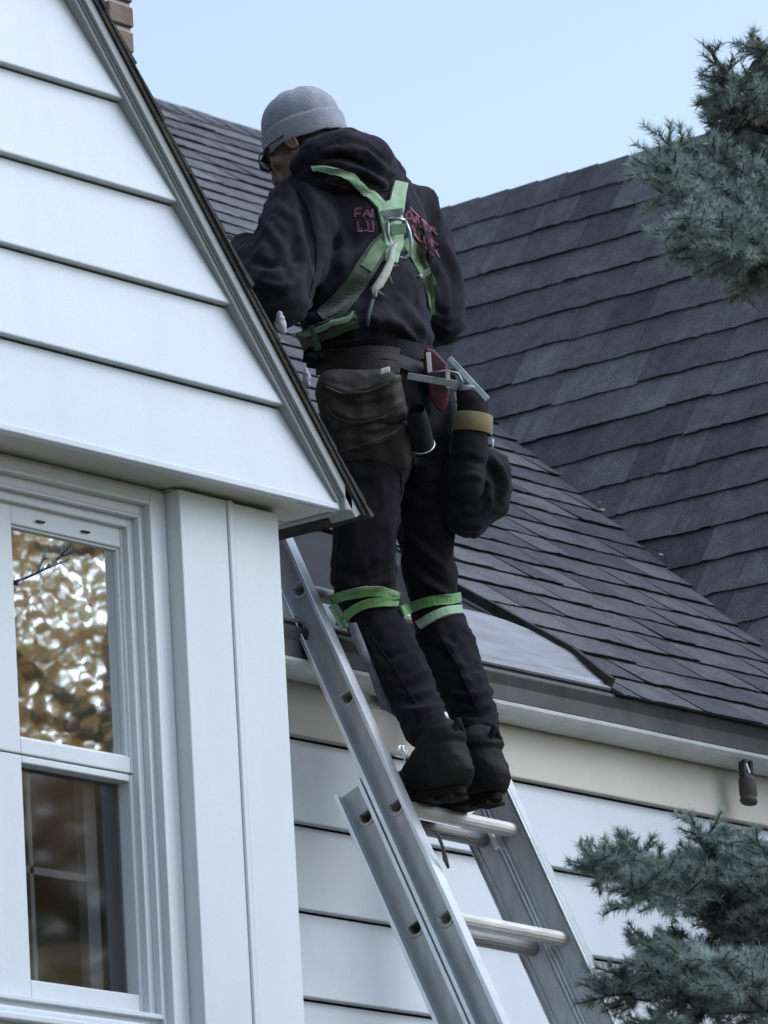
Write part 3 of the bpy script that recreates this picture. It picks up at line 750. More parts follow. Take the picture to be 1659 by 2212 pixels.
# lower mass
limb((1262, 1878), (1640, 1935), 12.3, 12.8, .085, .25, 26, sub=2, droop=-.02)
limb((1345, 1935), (1640, 1975), 12.1, 12.6, .085, .5, 20, sub=2, droop=-.02)
limb((1395, 2048), (1680, 1990), 12.4, 12.8, .075, .2, 18, sub=2)
limb((1500, 1800), (1720, 1960), 12.4, 12.8, .085, .4, 20, sub=2)
limb((1600, 1810), (1760, 1980), 12.4, 12.8, .11, .35, 22, sub=2)
limb((1640, 1850), (1760, 2000), 12.2, 12.7, .12, .55, 22, sub=2)
limb((1520, 1925), (1740, 1990), 12.5, 12.9, .10, .15, 20, sub=2)
limb((1305, 2150), (1700, 2190), 12.2, 12.7, .10, .4, 30, sub=2, droop=-.02)
limb((1420, 2100), (1720, 2160), 12.1, 12.6, .11, .75, 26, sub=2, droop=-.03)
limb((1560, 2080), (1760, 2150), 12.0, 12.6, .12, .8, 24, sub=2)
limb((1400, 2215), (1740, 2260), 12.1, 12.6, .12, .35, 28, sub=2)
limb((1600, 2020), (1780, 2080), 12.4, 12.8, .12, .1, 20, sub=2)
limb((1640, 1960), (1800, 2060), 12.5, 12.9, .12, .1, 20, sub=2)
# the rest of the tree outside the frame
for z in np.arange(1.0, 8.0, .45):
    for k in range(4):
        a_ = rng.uniform(-1.9, 1.2); R_ = (8.4-z)*.13+.12
        p = V(tb[0], tb[1], z); q = p + V(math.cos(a_)*R_, math.sin(a_)*R_, .05)
        qq = px(q)
        if qq[0] < 1800: continue
        for f in (.45, .7, .95): shoot(p*(1-f)+q*f, unit(q-p)+rng.normal(0, .5, 3), .22, .4, 1, 350)
        twigs.tube([p, q], [.02, .006], 6)
twigs.build('branches', M['bark'], spruce, smooth=True)
B = np.concatenate([a[0] for a in NEED]); Tp = np.concatenate([a[1] for a in NEED]); tn = np.concatenate([a[2] for a in NEED])
side = np.cross(Tp-B, rng.normal(0, 1, B.shape)); side /= np.linalg.norm(side, axis=1)[:, None]; side *= .0016
vs = np.stack([B-side*.7, B+side*.7, Tp], 1).reshape(-1, 3)
fs = np.arange(len(vs)).reshape(-1, 3)
crown = arrays_obj('crown', vs, fs, M['needle'], spruce, smooth=False); setcol(crown.data, tn); 
print('needles', len(B))

# ------------------------------------------------------------------ autumn trees across the lawn (seen in the window)
def decid(x, y, h, cr, cols, label, seed, dens=1.0, skirt=.25):
    r = np.random.default_rng(seed); t = empty('autumn_tree', (x, y, 0), label, 'tree', None)
    tk = MB(); base = V(x, y, 0); top = V(x+r.normal(0, .4), y+r.normal(0, .4), h*.95)
    path = [base*(1-f)+top*f + np.append(r.normal(0, .07, 2), 0) for f in np.linspace(0, 1, 12)]
    tk.tube(path, list(np.linspace(.035*h*.6, .02, 12)), 10)
    tips = []
    for i in range(int(46*dens)):
        f = r.uniform(skirt, .97); p = path[min(int(f*11), 10)]; a = r.uniform(0, 2*math.pi); L = cr*(1-.55*abs(f-.5)*1.6)*r.uniform(.5, 1)
        q = p + V(math.cos(a)*L, math.sin(a)*L, L*r.uniform(.25, .8)); m_ = (p+q)/2 + r.normal(0, .12, 3)
        tk.tube([p, m_, q], [.05, .03, .010], 6)
        for j in range(5):
            s = p*(1-.35-j*.12)+q*(.35+j*.12); e = s + r.normal(0, .5, 3)*L*.4 + V(0, 0, .2)
            tk.tube([s, e], [.018, .005], 4); tips.append(e)
        tips.append(q)
    tk.build('trunk', M['pale_bark'], t, smooth=True)
    P = []
    for e in tips:
        n = int(r.uniform(50, 190)*dens)
        P.append(e + r.normal(0, .28, (n, 3)))
    P = np.concatenate(P); n = len(P); a = r.normal(0, 1, (n, 3)); a /= np.linalg.norm(a, axis=1)[:, None]; b_ = np.cross(a, r.normal(0, 1, (n, 3))); b_ /= np.linalg.norm(b_, axis=1)[:, None]
    sz = r.uniform(.018, .042, n)[:, None]
    vs = np.stack([P-a*sz, P+b_*sz*.6, P+a*sz, P-b_*sz*.6], 1).reshape(-1, 3)
    o = arrays_obj('crown', vs, np.arange(len(vs)).reshape(-1, 4), leafmat('autumn_leaves', *cols, .45), t, smooth=False); setcol(o.data, r.random(n))
wx = (glx0+glx1)/2
def refl(dist, off, h, cr, cols, label, seed, **k):
    x = wx + .785*dist + .62*off; y = 8.5 - .62*dist + .785*off
    decid(x, y, h, cr, cols, label, seed, **k)
OR = ((.50, .30, .10), (.80, .60, .34)); OL = ((.26, .27, .07), (.55, .50, .16)); BR = ((.34, .25, .17), (.60, .50, .36)); YL = ((.48, .40, .14), (.75, .66, .34))
refl(19, -.9, 12, 2.6, OR, 'orange leaved autumn tree reflected in the left part of the window', 1, dens=1.2)
refl(21, .3, 11, 2.2, OL, 'olive green tree reflected in the middle of the upper window pane', 2, dens=1.2)
refl(25, 2.2, 14, 3.0, BR, 'brown leaved thin tree reflected at the right of the window', 3, dens=1.0)
refl(29, -2.6, 15, 3.4, YL, 'yellow brown tall tree reflected behind the orange tree', 4, dens=1.5)
refl(33, .9, 16, 3.6, BR, 'tall brown tree farthest back among the reflected trees', 5, dens=.9)
refl(42, 2.6, 17, 3.6, BR, 'broad brown tree far away at the right edge of the reflection', 7, dens=.8, skirt=.1)

# ------------------------------------------------------------------ the worker
def sph(bm, c, r, seg=20):
    m = Matrix.Translation(Vector(c)) @ (r if isinstance(r, Matrix) else Matrix.Diagonal((*([r]*3 if np.isscalar(r) else r), 1)))
    bmesh.ops.create_uvsphere(bm, u_segments=seg, v_segments=seg//2+2, radius=1, matrix=m)
def ell(bm, c, axes, rad):
    m = Matrix.Identity(4)
    for i, (a, r_) in enumerate(zip(axes, rad)):
        for j in range(3): m[j][i] = float(a[j]*r_)
    sph(bm, c, m)
def cone(bm, p0, r0, p1, r1):
    b2 = bmesh.new(); sph(b2, p0, r0, 16); sph(b2, p1, r1, 16)
    g_ = bmesh.ops.convex_hull(b2, input=b2.verts)
    bmesh.ops.delete(b2, geom=[v for v in b2.verts if not v.link_faces], context='VERTS')
    me = bpy.data.meshes.new('t'); b2.to_mesh(me); b2.free(); bm.from_mesh(me); bpy.data.meshes.remove(me)
def chain(bm, pts, rad):
    for i in range(len(pts)-1): cone(bm, pts[i], rad[i], pts[i+1], rad[i+1])
def remesh(bm, vox, sm=8, fac=.5):
    me = bpy.data.meshes.new('t'); bm.to_mesh(me); bm.free(); o = bpy.data.objects.new('t', me); COL.objects.link(o)
    r_ = o.modifiers.new('r', 'REMESH'); r_.mode = 'VOXEL'; r_.voxel_size = vox; r_.use_smooth_shade = True
    if sm: s_ = o.modifiers.new('s', 'SMOOTH'); s_.factor = fac; s_.iterations = sm
    dg = bpy.context.evaluated_depsgraph_get(); e = o.evaluated_get(dg).to_mesh()
    n = len(e.vertices); v = np.empty(n*3); e.vertices.foreach_get('co', v); nn = np.empty(n*3); e.vertices.foreach_get('normal', nn)
    f = [tuple(p.vertices) for p in e.polygons]
    o.evaluated_get(dg).to_mesh_clear(); bpy.data.objects.remove(o); bpy.data.meshes.remove(me)
    return v.reshape(-1, 3), nn.reshape(-1, 3), f
def pxs(v):
    P = v - CAM; z = P@fwd; return np.stack([CX + F*(P@RT)/z, CY - F*(P@UP)/z, z], 1)
def segdist(p, a, b):
    ab = b-a; t = np.clip(((p-a)@ab)/(ab@ab), 0, 1); d = p - a - t[:, None]*ab; return np.hypot(d[:, 0], d[:, 1]), t
def folds(v, nrm, F_, face=True):
    """raise or sink cloth along lines (lines given where they lie on the figure's back)"""
    q = pxs(v)[:, :2]; front = (nrm@fwd < .15) if face else np.ones(len(v), bool); disp = np.zeros(len(v))
    for pts, w, amp in F_:
        best = np.full(len(v), 1e9); tt = np.zeros(len(v)); m = len(pts)-1
        for i in range(m):
            d, t = segdist(q, np.array(pts[i], float), np.array(pts[i+1], float)); s_ = d < best; best[s_] = d[s_]; tt[s_] = (i+t[s_])/m
        env = np.sin(np.pi*np.clip(tt*.92+.04, 0, 1))**.5
        disp += 1.6*amp*env*(np.exp(-(best/w)**2) - .35*np.exp(-((best-1.6*w)/(w*.9))**2))
    return np.where(front, disp, 0)
def nz3(v, s, seed=0, st=(1, 1, 1)):
    return np.array([noise.noise(Vector((p[0]*s*st[0]+seed, p[1]*s*st[1], p[2]*s*st[2]))) for p in v])
def cloth(bm, vox, name, m, parent, F_=(), big=.007, bs=9, fine=.0018, fs=38, sm=8, st=(1, 1, 1)):
    v, n, f = remesh(bm, vox, sm)
    rg = np.clip(1-2.2*np.abs(nz3(v, bs, 3, st)), 0, 1)**1.8+.2
    rg2 = np.clip(1-2.4*np.abs(nz3(v, bs*2.3, 17, st)), 0, 1)**2+.3
    d = folds(v, n, F_) + big*(rg-.55) + big*.5*(rg2-.5) + fine*nz3(v, fs, 9)
    v = v + n*d[:, None]
    return arrays_obj(name, v, f, m, parent), v, f

J = lambda x, y, Y: at(x, y, Y)
YR = LP0[1]
# joints
pel = J(850, 890, 8.87); hipL = J(800, 930, 8.87); hipR = J(912, 950, 8.87)
kneL = J(790, 1305, 8.92); kneR = J(935, 1318, 8.92)
ankL = J(925, 1585, 8.77); ankR = J(1048, 1600, 8.75)
chest = J(782, 520, 8.96); belly = J(790, 660, 8.92); hem = J(792, 742, 8.90)
shL = J(662, 448, 8.97); shR = J(893, 478, 8.97)
elL = J(606, 634, 8.90); wrL = J(530, 572, 9.12)
elR = J(957, 690, 8.93); wrR = J(880, 690, 9.16)
nek = J(735, 385, 8.99); hed = J(650, 305, 9.05)
person = empty('person', J(1000, 1750, 8.75), 'worker in black hoodie, grey beanie and green harness climbing the ladder, seen from behind', 'person')
def cmat(name, c, c2, rough=.9, ns=9, bump=.35, bs=260, sheen=.3, bdist=.0015, wr=0):
    m = mat(name, c, rough, 0, ns, 0, bump, bs, col2=c2, spec=.1, bdist=bdist)
    b = m.node_tree.nodes['Principled BSDF']; b.inputs['Sheen Weight'].default_value = sheen; b.inputs['Sheen Roughness'].default_value = .6
    b.inputs['Sheen Tint'].default_value = (.75, .72, .85, 1)
    if wr:          # sharp creases running mostly across the limb
        t = m.node_tree; tc = [x for x in t.nodes if x.type == 'TEX_COORD'][0]; mp = t.nodes.new('ShaderNodeMapping'); mp.inputs['Scale'].default_value = (1, 1, 1.9); mp.inputs['Rotation'].default_value = (.25, .35, 0)
        n = t.nodes.new('ShaderNodeTexNoise'); n.noise_type = 'RIDGED_MULTIFRACTAL'; n.inputs['Scale'].default_value = 7; n.inputs['Detail'].default_value = 3; n.inputs['Distortion'].default_value = .6
        t.links.new(tc.outputs['Object'], mp.inputs[0]); t.links.new(mp.outputs[0], n.inputs['Vector'])
        bp = t.nodes.new('ShaderNodeBump'); bp.inputs['Strength'].default_value = .8; bp.inputs['Distance'].default_value = wr
        t.links.new(n.outputs[0], bp.inputs['Height'])
        old = [x for x in t.nodes if x.type == 'BUMP' and x != bp][0]; t.links.new(bp.outputs[0], old.inputs['Normal'])
    return m
M['hoodie'] = cmat('black_fleece', (.0075, .0065, .010), (.018, .0160, .021), .95, 22, sheen=.06, wr=.0055)
M['pants'] = cmat('black_work_cloth', (.0058, .0048, .0068), (.0145, .012, .0145), .95, 20, sheen=.04, wr=.0065)
M['beanie'] = cmat('grey_knit', (.30, .305, .33), (.215, .215, .24), .95, 26, .8, 300, sheen=.5, bdist=.003)
M['skin'] = mat('brown_skin', (.20, .105, .066), .5, 0, 22, 0, .15, 150, col2=(.15, .075, .048))
M['boot'] = mat('scuffed_black_leather', (.0058, .0056, .006), .75, 0, 18, 0, .8, 70, col2=(.016, .0125, .0095), bdist=.003, spec=.18)
M['sole'] = mat('boot_sole', (.007, .006, .0055), .85, 0, 20, 0, .4, 60, col2=(.02, .013, .009), spec=.15)
M['lime'] = cmat('lime_webbing', (.16, .31, .10), (.08, .18, .055), .8, 35, .5, 300)
M['mint'] = cmat('pale_green_webbing', (.33, .46, .30), (.19, .30, .17), .75, 30, .5, 300)
M['olive'] = cmat('dirty_green_webbing', (.060, .085, .040), (.008, .012, .008), .85, 17, .5, 300)
M['fadedgreen'] = cmat('faded_green_webbing', (.13, .20, .09), (.035, .065, .03), .85, 16, .5, 300)
M['red'] = mat('dull_red', (.12, .014, .022), .7, 0, 20, 0, .3, 90, col2=(.035, .010, .014))
M['print'] = mat('faded_red_print', (.15, .025, .045), .85, 0, 55, 0, 0, 10, col2=(.06, .015, .025))
M['print2'] = mat('faded_pink_print', (.46, .22, .26), .85, 0, 50, 0, 0, 10, col2=(.16, .05, .07))
M['leather'] = mat('brown_tool_leather', (.030, .0185, .012), .75, 0, 10, 0, .6, 50, col2=(.011, .008, .0065), bdist=.003)
M['piping'] = mat('leather_piping', (.045, .035, .027), .7, 0, 20, .4)
M['steel'] = mat('scratched_steel', (.52, .56, .57), .38, .8, 30, 0, .4, 90, col2=(.22, .24, .25))
M['white'] = mat('white_tape', (.75, .74, .74), .6, 0, 25, 0, .2, 60, col2=(.5, .48, .48))
M['mustard'] = cmat('mustard_band', (.20, .155, .065), (.13, .10, .045), .85, 20)
M['blackbag'] = cmat('black_nylon', (.008, .008, .009), (.014, .013, .014), .8, 14, .5, 180, sheen=.05, wr=.006)
M['glove'] = mat('pale_cloth', (.40, .40, .42), .9, 0, 25, .4, .5, 80)

# --- body: one continuous figure
bm = bmesh.new()
ell(bm, chest, (lw, unit((0, 1, 0)), (0, 0, 1)), (.165, .105, .20)); ell(bm, belly, (lw, V(0, 1, 0), V(0, 0, 1)), (.145, .10, .17)); ell(bm, pel, (lw, V(0, 1, 0), V(0, 0, 1)), (.15, .105, .11))
cone(bm, shL, .055, shR, .055)
chain(bm, [shL, elL, wrL], [.052, .040, .026]); chain(bm, [shR, elR, wrR], [.052, .040, .026])
chain(bm, [hipL, kneL, J(838, 1400, 8.88), ankL], [.068, .044, .042, .034]); chain(bm, [hipR, kneR, J(968, 1400, 8.88), ankR], [.068, .044, .042, .034])
for an in (ankL, ankR):
    he = an + V(0.0, -.01, -.07); to = an + V(.015, .06, -.085)
    cone(bm, an, .034, he, .028); cone(bm, he, .028, to, .022)
# hands with five fingers
def hand(wr, d, up_, side_, curl):
    d = unit(d); side_ = unit(side_ - d*(side_@d)); up_ = unit(np.cross(side_, d))
    palm = wr + d*.05
    ell(bm, palm, (side_, d, up_), (.040, .052, .016)); cone(bm, wr, .025, palm, .022)
    for i, L_ in enumerate((.068, .078, .072, .056)):
        b0 = wr + d*.085 + side_*(.030-.0205*i)
        p = b0; dd = d.copy(); seg = []
        for j, q in enumerate((.45, .32, .24)):
            dd = unit(dd*math.cos(curl) - up_*math.sin(curl)); p2 = p + dd*L_*q; cone(bm, p, .0088-.0012*j, p2, .0080-.0012*j); p = p2
    b0 = wr + d*.028 + side_*.030; p = b0; dd = unit(d*.7+side_*.75-up_*.25)
    for q, r_ in ((.040, .0115), (.030, .0095), (.024, .008)):
        p2 = p + dd*q; cone(bm, p, r_, p2, r_*.9); p = p2; dd = unit(dd + d*.5)
hand(wrL, (wrL-elL)*.5 + V(-.06, .12, -.02), None, V(.2, .3, .9), .45)
hand(wrR, unit(wrR-elR) + V(-.5, .2, .2), None, V(0, .3, 1), .5)
# head in its own frame: hf forward, hu up, hs towards his left
hf = unit(V(-.10, .85, -.46)); hs = unit(np.cross((0, 0, 1), hf)); hu = np.cross(hf, hs)
HC = J(650, 305, 9.05)
H = lambda f, s, u: HC + hf*f + hs*s + hu*u
AX = (hf, hs, hu)
ell(bm, H(0, 0, .02), AX, (.092, .072, .088))           # cranium
ell(bm, H(.035, 0, -.045), AX, (.058, .056, .070))     # face
ell(bm, H(.062, 0, -.088), AX, (.026, .030, .022))     # chin
cone(bm, H(.052, .030, -.085), .018, H(.0, .056, -.055), .018); cone(bm, H(.052, -.030, -.085), .018, H(.0, -.056, -.055), .018)
cone(bm, H(.088, 0, -.005), .010, H(.108, 0, -.040), .0125)   # nose
for s_ in (-1, 1):
    cone(bm, H(.098, .008*s_, -.043), .009, H(.092, .014*s_, -.040), .008)
    cone(bm, H(.082, .012*s_, .016), .012, H(.070, .048*s_, .014), .011)     # brow
    ell(bm, H(.062, .042*s_, -.030), AX, (.022, .022, .020))                   # cheek
cone(bm, H(.087, -.016, -.063), .0085, H(.087, .016, -.063), .0085)
cone(bm, H(.084, -.014, -.074), .0085, H(.084, .014, -.074), .0085)
cone(bm, HC + hu*-.03, .052, nek + V(0, 0, -.02), .060); cone(bm, nek, .06, chest+V(0, 0, .12), .09)
v, n, f = remesh(bm, .0055, 4)
# sink the eye sockets and the line of the mouth
L3 = np.stack([(v-HC)@hf, (v-HC)@hs, (v-HC)@hu], 1)
for s_ in (-1, 1):
    d_ = np.linalg.norm((L3-np.array([.078, .030*s_, -.006]))/np.array([.03, .016, .011]), axis=1); v = v - hf*(.007*np.exp(-d_**2))[:, None]
d_ = np.linalg.norm((L3-np.array([.09, 0, -.0685]))/np.array([.03, .022, .003]), axis=1); v = v - hf*(.004*np.exp(-d_**2))[:, None]
body = arrays_obj('body', v, f, M['skin'], person)
for s_ in (-1, 1):
    # ears
    b_ = bmesh.new(); ec = H(-.004, .070*s_, -.026); ea = unit(hs*s_ - hf*.35)
    N = 14
    for k in range(N):
        t0, t1 = 2*math.pi*k/N, 2*math.pi*(k+1)/N
        P_ = lambda t: ec + hu*(math.cos(t)*.023) + hf*(math.sin(t)*.011+.004*math.cos(t)) + ea*.003
        cone(b_, P_(t0), .0042, P_(t1), .0042)
    cone(b_, ec+hu*.012, .007, ec-hu*.018, .006); ell(b_, ec, (hf, hu, ea), (.012, .024, .006))
    v_, n_, f_ = remesh(b_, .0022, 2); arrays_obj('ear', v_, f_, M['skin'], person)
    me = bpy.data.meshes.new('eye'); b_ = bmesh.new(); sph(b_, H(.070, .030*s_, -.006), .0115, 14); b_.to_mesh(me); b_.free(); me.materials.append(M['white']); link(bpy.data.objects.new('eye', me), person)
# short hair and beard shade on the nape/jaw
M['hair'] = mat('short_black_hair', (.018, .014, .012), .95, 0, 60, .5, .8, 300)
b_ = bmesh.new(); ell(b_, H(-.010, 0, -.006), AX, (.090, .0745, .060)); v_, n_, f_ = remesh(b_, .006, 2)
keep = ((v_-HC)@hf) < .012
kf = [g_ for g_ in f_ if all(keep[i] for i in g_)]; arrays_obj('hair', v_, kf, M['hair'], person)
# glasses
gl = MB()
for s_ in (-1, 1):
    gl.tube([H(.100, .034*s_ + .022*math.cos(t), -.006+.015*math.sin(t)) for t in np.linspace(0, 2*math.pi, 20)], .0018, 6, cap=False)
    gl.tube([H(.099, .056*s_, .002), H(.085, .068*s_, .004), H(.04, .079*s_, .002), H(.0, .080*s_, -.004)], .0019, 6)
gl.tube([H(.100, -.012, .0), H(.103, 0, .003), H(.100, .012, .0)], .0018, 6)
glo = gl.build('glasses', M['edge'], person, smooth=True)
M['lens'] = mat('spectacle_lens', (.55, .62, .75), .08, 0, spec=1.);  # opaque; the pale blue reflection is put into the lens colour
for s_ in (-1, 1):
    c_ = [H(.100, .034*s_ + .0215*math.cos(t), -.006+.0145*math.sin(t)) for t in np.linspace(0, 2*math.pi, 20)[:-1]]
    MB().prism(c_, hf*.0015).build('lens', M['lens'], glo)
# peak of a cap under the beanie
vis = []; 
for k in range(11):
    t = -1.05 + 2.1*k/10; vis.append((H(.086*math.cos(t), .072*math.sin(t), .022), H(.086*math.cos(t)+.038*math.cos(t*1.1), .075*math.sin(t), .012-.006*abs(t))))
b = MB(); vv = [p for pr_ in vis for p in pr_] + [p-hu*.004 for pr_ in vis for p in pr_]
ff = [(2*k, 2*k+1, 2*k+3, 2*k+2) for k in range(10)] + [(22+2*k, 22+2*k+2, 22+2*k+3, 22+2*k+1) for k in range(10)] + [(2*k+1, 2*k+23, 2*k+25, 2*k+3) for k in range(10)]
b.add(vv, ff).build('cap_peak', M['edge'], person, smooth=True)

# --- beanie: lathe with a turned-up cuff
bu = unit(hu*.12 + V(0, 0, .9) - RT*.16); bf = unit(hf - bu*(hf@bu)); bs_ = np.cross(bu, bf)
BC = J(655, 283, 9.05)
prof = [(-.034, .0900), (-.036, .0930), (-.041, .0960), (-.040, .0995), (-.034, .1015), (-.018, .1028), (.000, .1030), (.010, .1020), (.0125, .1000), (.0130, .0955), (.0180, .0955), (.028, .0960), (.048, .0925), (.066, .0840), (.082, .0700), (.094, .0530), (.101, .0340), (.1045, .0160), (.1055, .001)]
vs = []; N = 72
for z, r_ in prof:
    for k in range(N):
        t = 2*math.pi*k/N; rr = r_*(1 + .010*noise.noise(Vector((math.cos(t)*2, math.sin(t)*2, z*22)))+.004*math.sin(t*3+z*20))
        dip = -.004*math.cos(t)*(1 if z < .02 else .3)
        tilt = .004*noise.noise(Vector((math.cos(t)*3, math.sin(t)*3, 5)))
        vs.append(BC + bf*(math.cos(t)*rr*1.05) + bs_*(math.sin(t)*rr*.91) + bu*(z+dip+tilt))
fs = [(i*N+k, i*N+(k+1) % N, (i+1)*N+(k+1) % N, (i+1)*N+k) for i in range(len(prof)-1) for k in range(N)]
bo = arrays_obj('beanie', vs, fs, M['beanie'], person); sb = bo.modifiers.new('s', 'SUBSURF'); sb.levels = 2; sb.render_levels = 2
sl_ = solid = bo.modifiers.new('t', 'SOLIDIFY'); sl_.thickness = .003; sl_.offset = -1
seam = [BC + bf*(math.cos(t)*.0965) + bs_*(math.sin(t)*.0870) + bu*(.0145-.005*math.cos(t)) for t in np.linspace(0, 2*math.pi, 60)]
MB().tube(seam, .0011, 5, cap=False).build('seam', M['white'], bo, smooth=True)

# --- hoodie
bm = bmesh.new(); ax3 = (lw, V(0, 1, 0), V(0, 0, 1))
ell(bm, chest, ax3, (.215, .150, .215)); ell(bm, belly, ax3, (.185, .148, .16)); ell(bm, hem + V(0, 0, .02), ax3, (.180, .150, .075))
cone(bm, J(672, 440, 8.97), .078, J(885, 462, 8.97), .078)
chain(bm, [J(655, 462, 8.97), J(618, 560, 8.95), J(600, 640, 8.90)], [.092, .095, .078])
chain(bm, [J(600, 640, 8.90), J(568, 580, 9.0), J(536, 556, 9.12)], [.080, .074, .056])
chain(bm, [J(893, 490, 8.97), J(938, 600, 8.94), J(952, 693, 8.92)], [.082, .070, .056])
chain(bm, [J(952, 693, 8.92), J(935, 700, 9.0), J(880, 690, 9.15)], [.056, .052, .042])
cone(bm, J(925, 530, 8.97), .070, J(890, 650, 8.97), .10)
FO = [([(640, 400), (665, 470), (680, 560), (672, 640)], 12, -.010), ([(600, 440), (640, 480), (655, 550)], 11, .006), ([(560, 470), (600, 520), (640, 600)], 10, .005),
      ([(540, 560), (590, 580), (640, 560)], 9, -.006), ([(560, 610), (610, 625), (650, 600)], 8, .006), ([(575, 655), (610, 645), (645, 625)], 8, -.006),
      ([(690, 430), (740, 520), (745, 600)], 13, .005), ([(700, 640), (760, 600), (830, 600)], 12, .005), ([(740, 690), (820, 660), (900, 690)], 11, -.006),
      ([(800, 690), (860, 700), (915, 745)], 8, .008), ([(780, 715), (850, 725), (905, 758)], 8, -.006), ([(860, 640), (900, 690), (935, 745)], 9, .006),
      ([(905, 500), (925, 580), (930, 680)], 10, -.009), ([(940, 560), (965, 620), (970, 690)], 9, .005), ([(930, 660), (965, 680), (995, 670)], 7, -.006), ([(940, 700), (970, 715), (995, 705)], 7, .005),
      ([(660, 690), (720, 690), (790, 640)], 10, .006), ([(650, 720), (700, 716), (760, 690)], 8, -.005), ([(620, 520), (600, 580), (560, 600)], 9, .005)]
hoodie, hv, hf_ = cloth(bm, .0095, 'hoodie', M['hoodie'], person, FO, big=.0085, bs=7.5, fine=.002, sm=7, st=(1, 1, .6))
# waistband rib
# --- hood lying over the neck and shoulders
bm = bmesh.new()
chain(bm, [J(650, 362, 8.94), J(685, 335, 8.90), J(740, 326, 8.86), J(800, 345, 8.86), J(840, 385, 8.90)], [.030, .043, .052, .056, .034])
chain(bm, [J(680, 330, 8.98), J(740, 318, 8.96), J(800, 336, 8.96), J(848, 380, 8.96)], [.040, .050, .050, .034])
chain(bm, [J(668, 385, 8.92), J(720, 370, 8.88), J(790, 380, 8.86), J(846, 398, 8.90)], [.030, .048, .052, .024])
cone(bm, J(668, 350, 9.12), .035, J(735, 345, 9.13), .04); cone(bm, J(735, 345, 9.13), .04, J(810, 370, 9.08), .04)
HF = [([(672, 352), (720, 322), (790, 326), (848, 372)], 7, .006), ([(690, 340), (740, 340), (800, 362), (850, 392)], 7, -.008), ([(664, 372), (710, 352), (770, 362), (830, 398)], 8, .007),
      ([(676, 390), (720, 372), (780, 385), (820, 402)], 7, -.006), ([(745, 300), (790, 315), (840, 360)], 6, -.004)]
cloth(bm, .007, 'hood', M['hoodie'], person, HF, big=.003, bs=14, fine=.0012, sm=6)

# --- trousers
bm = bmesh.new()
ell(bm, pel + V(0, 0, .02), ax3, (.168, .138, .15)); cone(bm, hem, .12, pel, .13); cone(bm, hem+lw*.06, .11, pel+lw*.05, .12)
chain(bm, [J(806, 930, 8.87), J(790, 1080, 8.88), J(786, 1235, 8.90), J(792, 1310, 8.92)], [.108, .084, .077, .069])
chain(bm, [J(792, 1310, 8.92), J(838, 1400, 8.88), J(890, 1500, 8.82), J(920, 1575, 8.77)], [.068, .066, .058, .054])
chain(bm, [J(898, 950, 8.87), J(918, 1090, 8.88), J(928, 1225, 8.90), J(940, 1315, 8.92)], [.104, .076, .062, .060])
chain(bm, [J(940, 1315, 8.92), J(968, 1400, 8.88), J(1005, 1500, 8.81), J(1038, 1592, 8.76)], [.063, .066, .060, .050])
PF = [([(720, 1255), (780, 1268), (850, 1250)], 9, .008), ([(715, 1225), (770, 1240), (840, 1215)], 8, -.006), ([(860, 1120), (860, 1250), (858, 1300)], 9, -.008), ([(880, 1150), (915, 1190), (965, 1230)], 8, .007),
      ([(875, 1190), (915, 1230), (970, 1270)], 8, -.006), ([(885, 1235), (930, 1265), (975, 1290)], 7, .006), ([(730, 1000), (790, 1030), (850, 1010)], 12, .005), ([(870, 1040), (920, 1080), (970, 1060)], 10, -.006),
      ([(790, 1400), (840, 1420), (890, 1400)], 8, -.005), ([(820, 1470), (880, 1470), (925, 1450)], 8, .006), ([(835, 1505), (890, 1515), (945, 1500)], 7, -.007), ([(850, 1535), (900, 1540), (950, 1525)], 7, .008), ([(865, 1560), (910, 1562), (955, 1550)], 6, -.006),
      ([(980, 1500), (1030, 1505), (1065, 1490)], 8, .007), ([(990, 1540), (1040, 1545), (1078, 1530)], 7, -.007), ([(1000, 1570), (1040, 1572), (1075, 1562)], 6, .007), ([(930, 1380), (980, 1400), (1020, 1380)], 8, .005), ([(960, 1450), (1010, 1455), (1045, 1435)], 8, -.005),
      ([(770, 1350), (820, 1420), (850, 1490)], 10, .005), ([(940, 1350), (990, 1430), (1020, 1500)], 10, .004)]
trousers, tv, tf = cloth(bm, .0095, 'trousers', M['pants'], person, PF, big=.008, bs=8, fine=.0018, sm=6, st=(1, 1, .7))

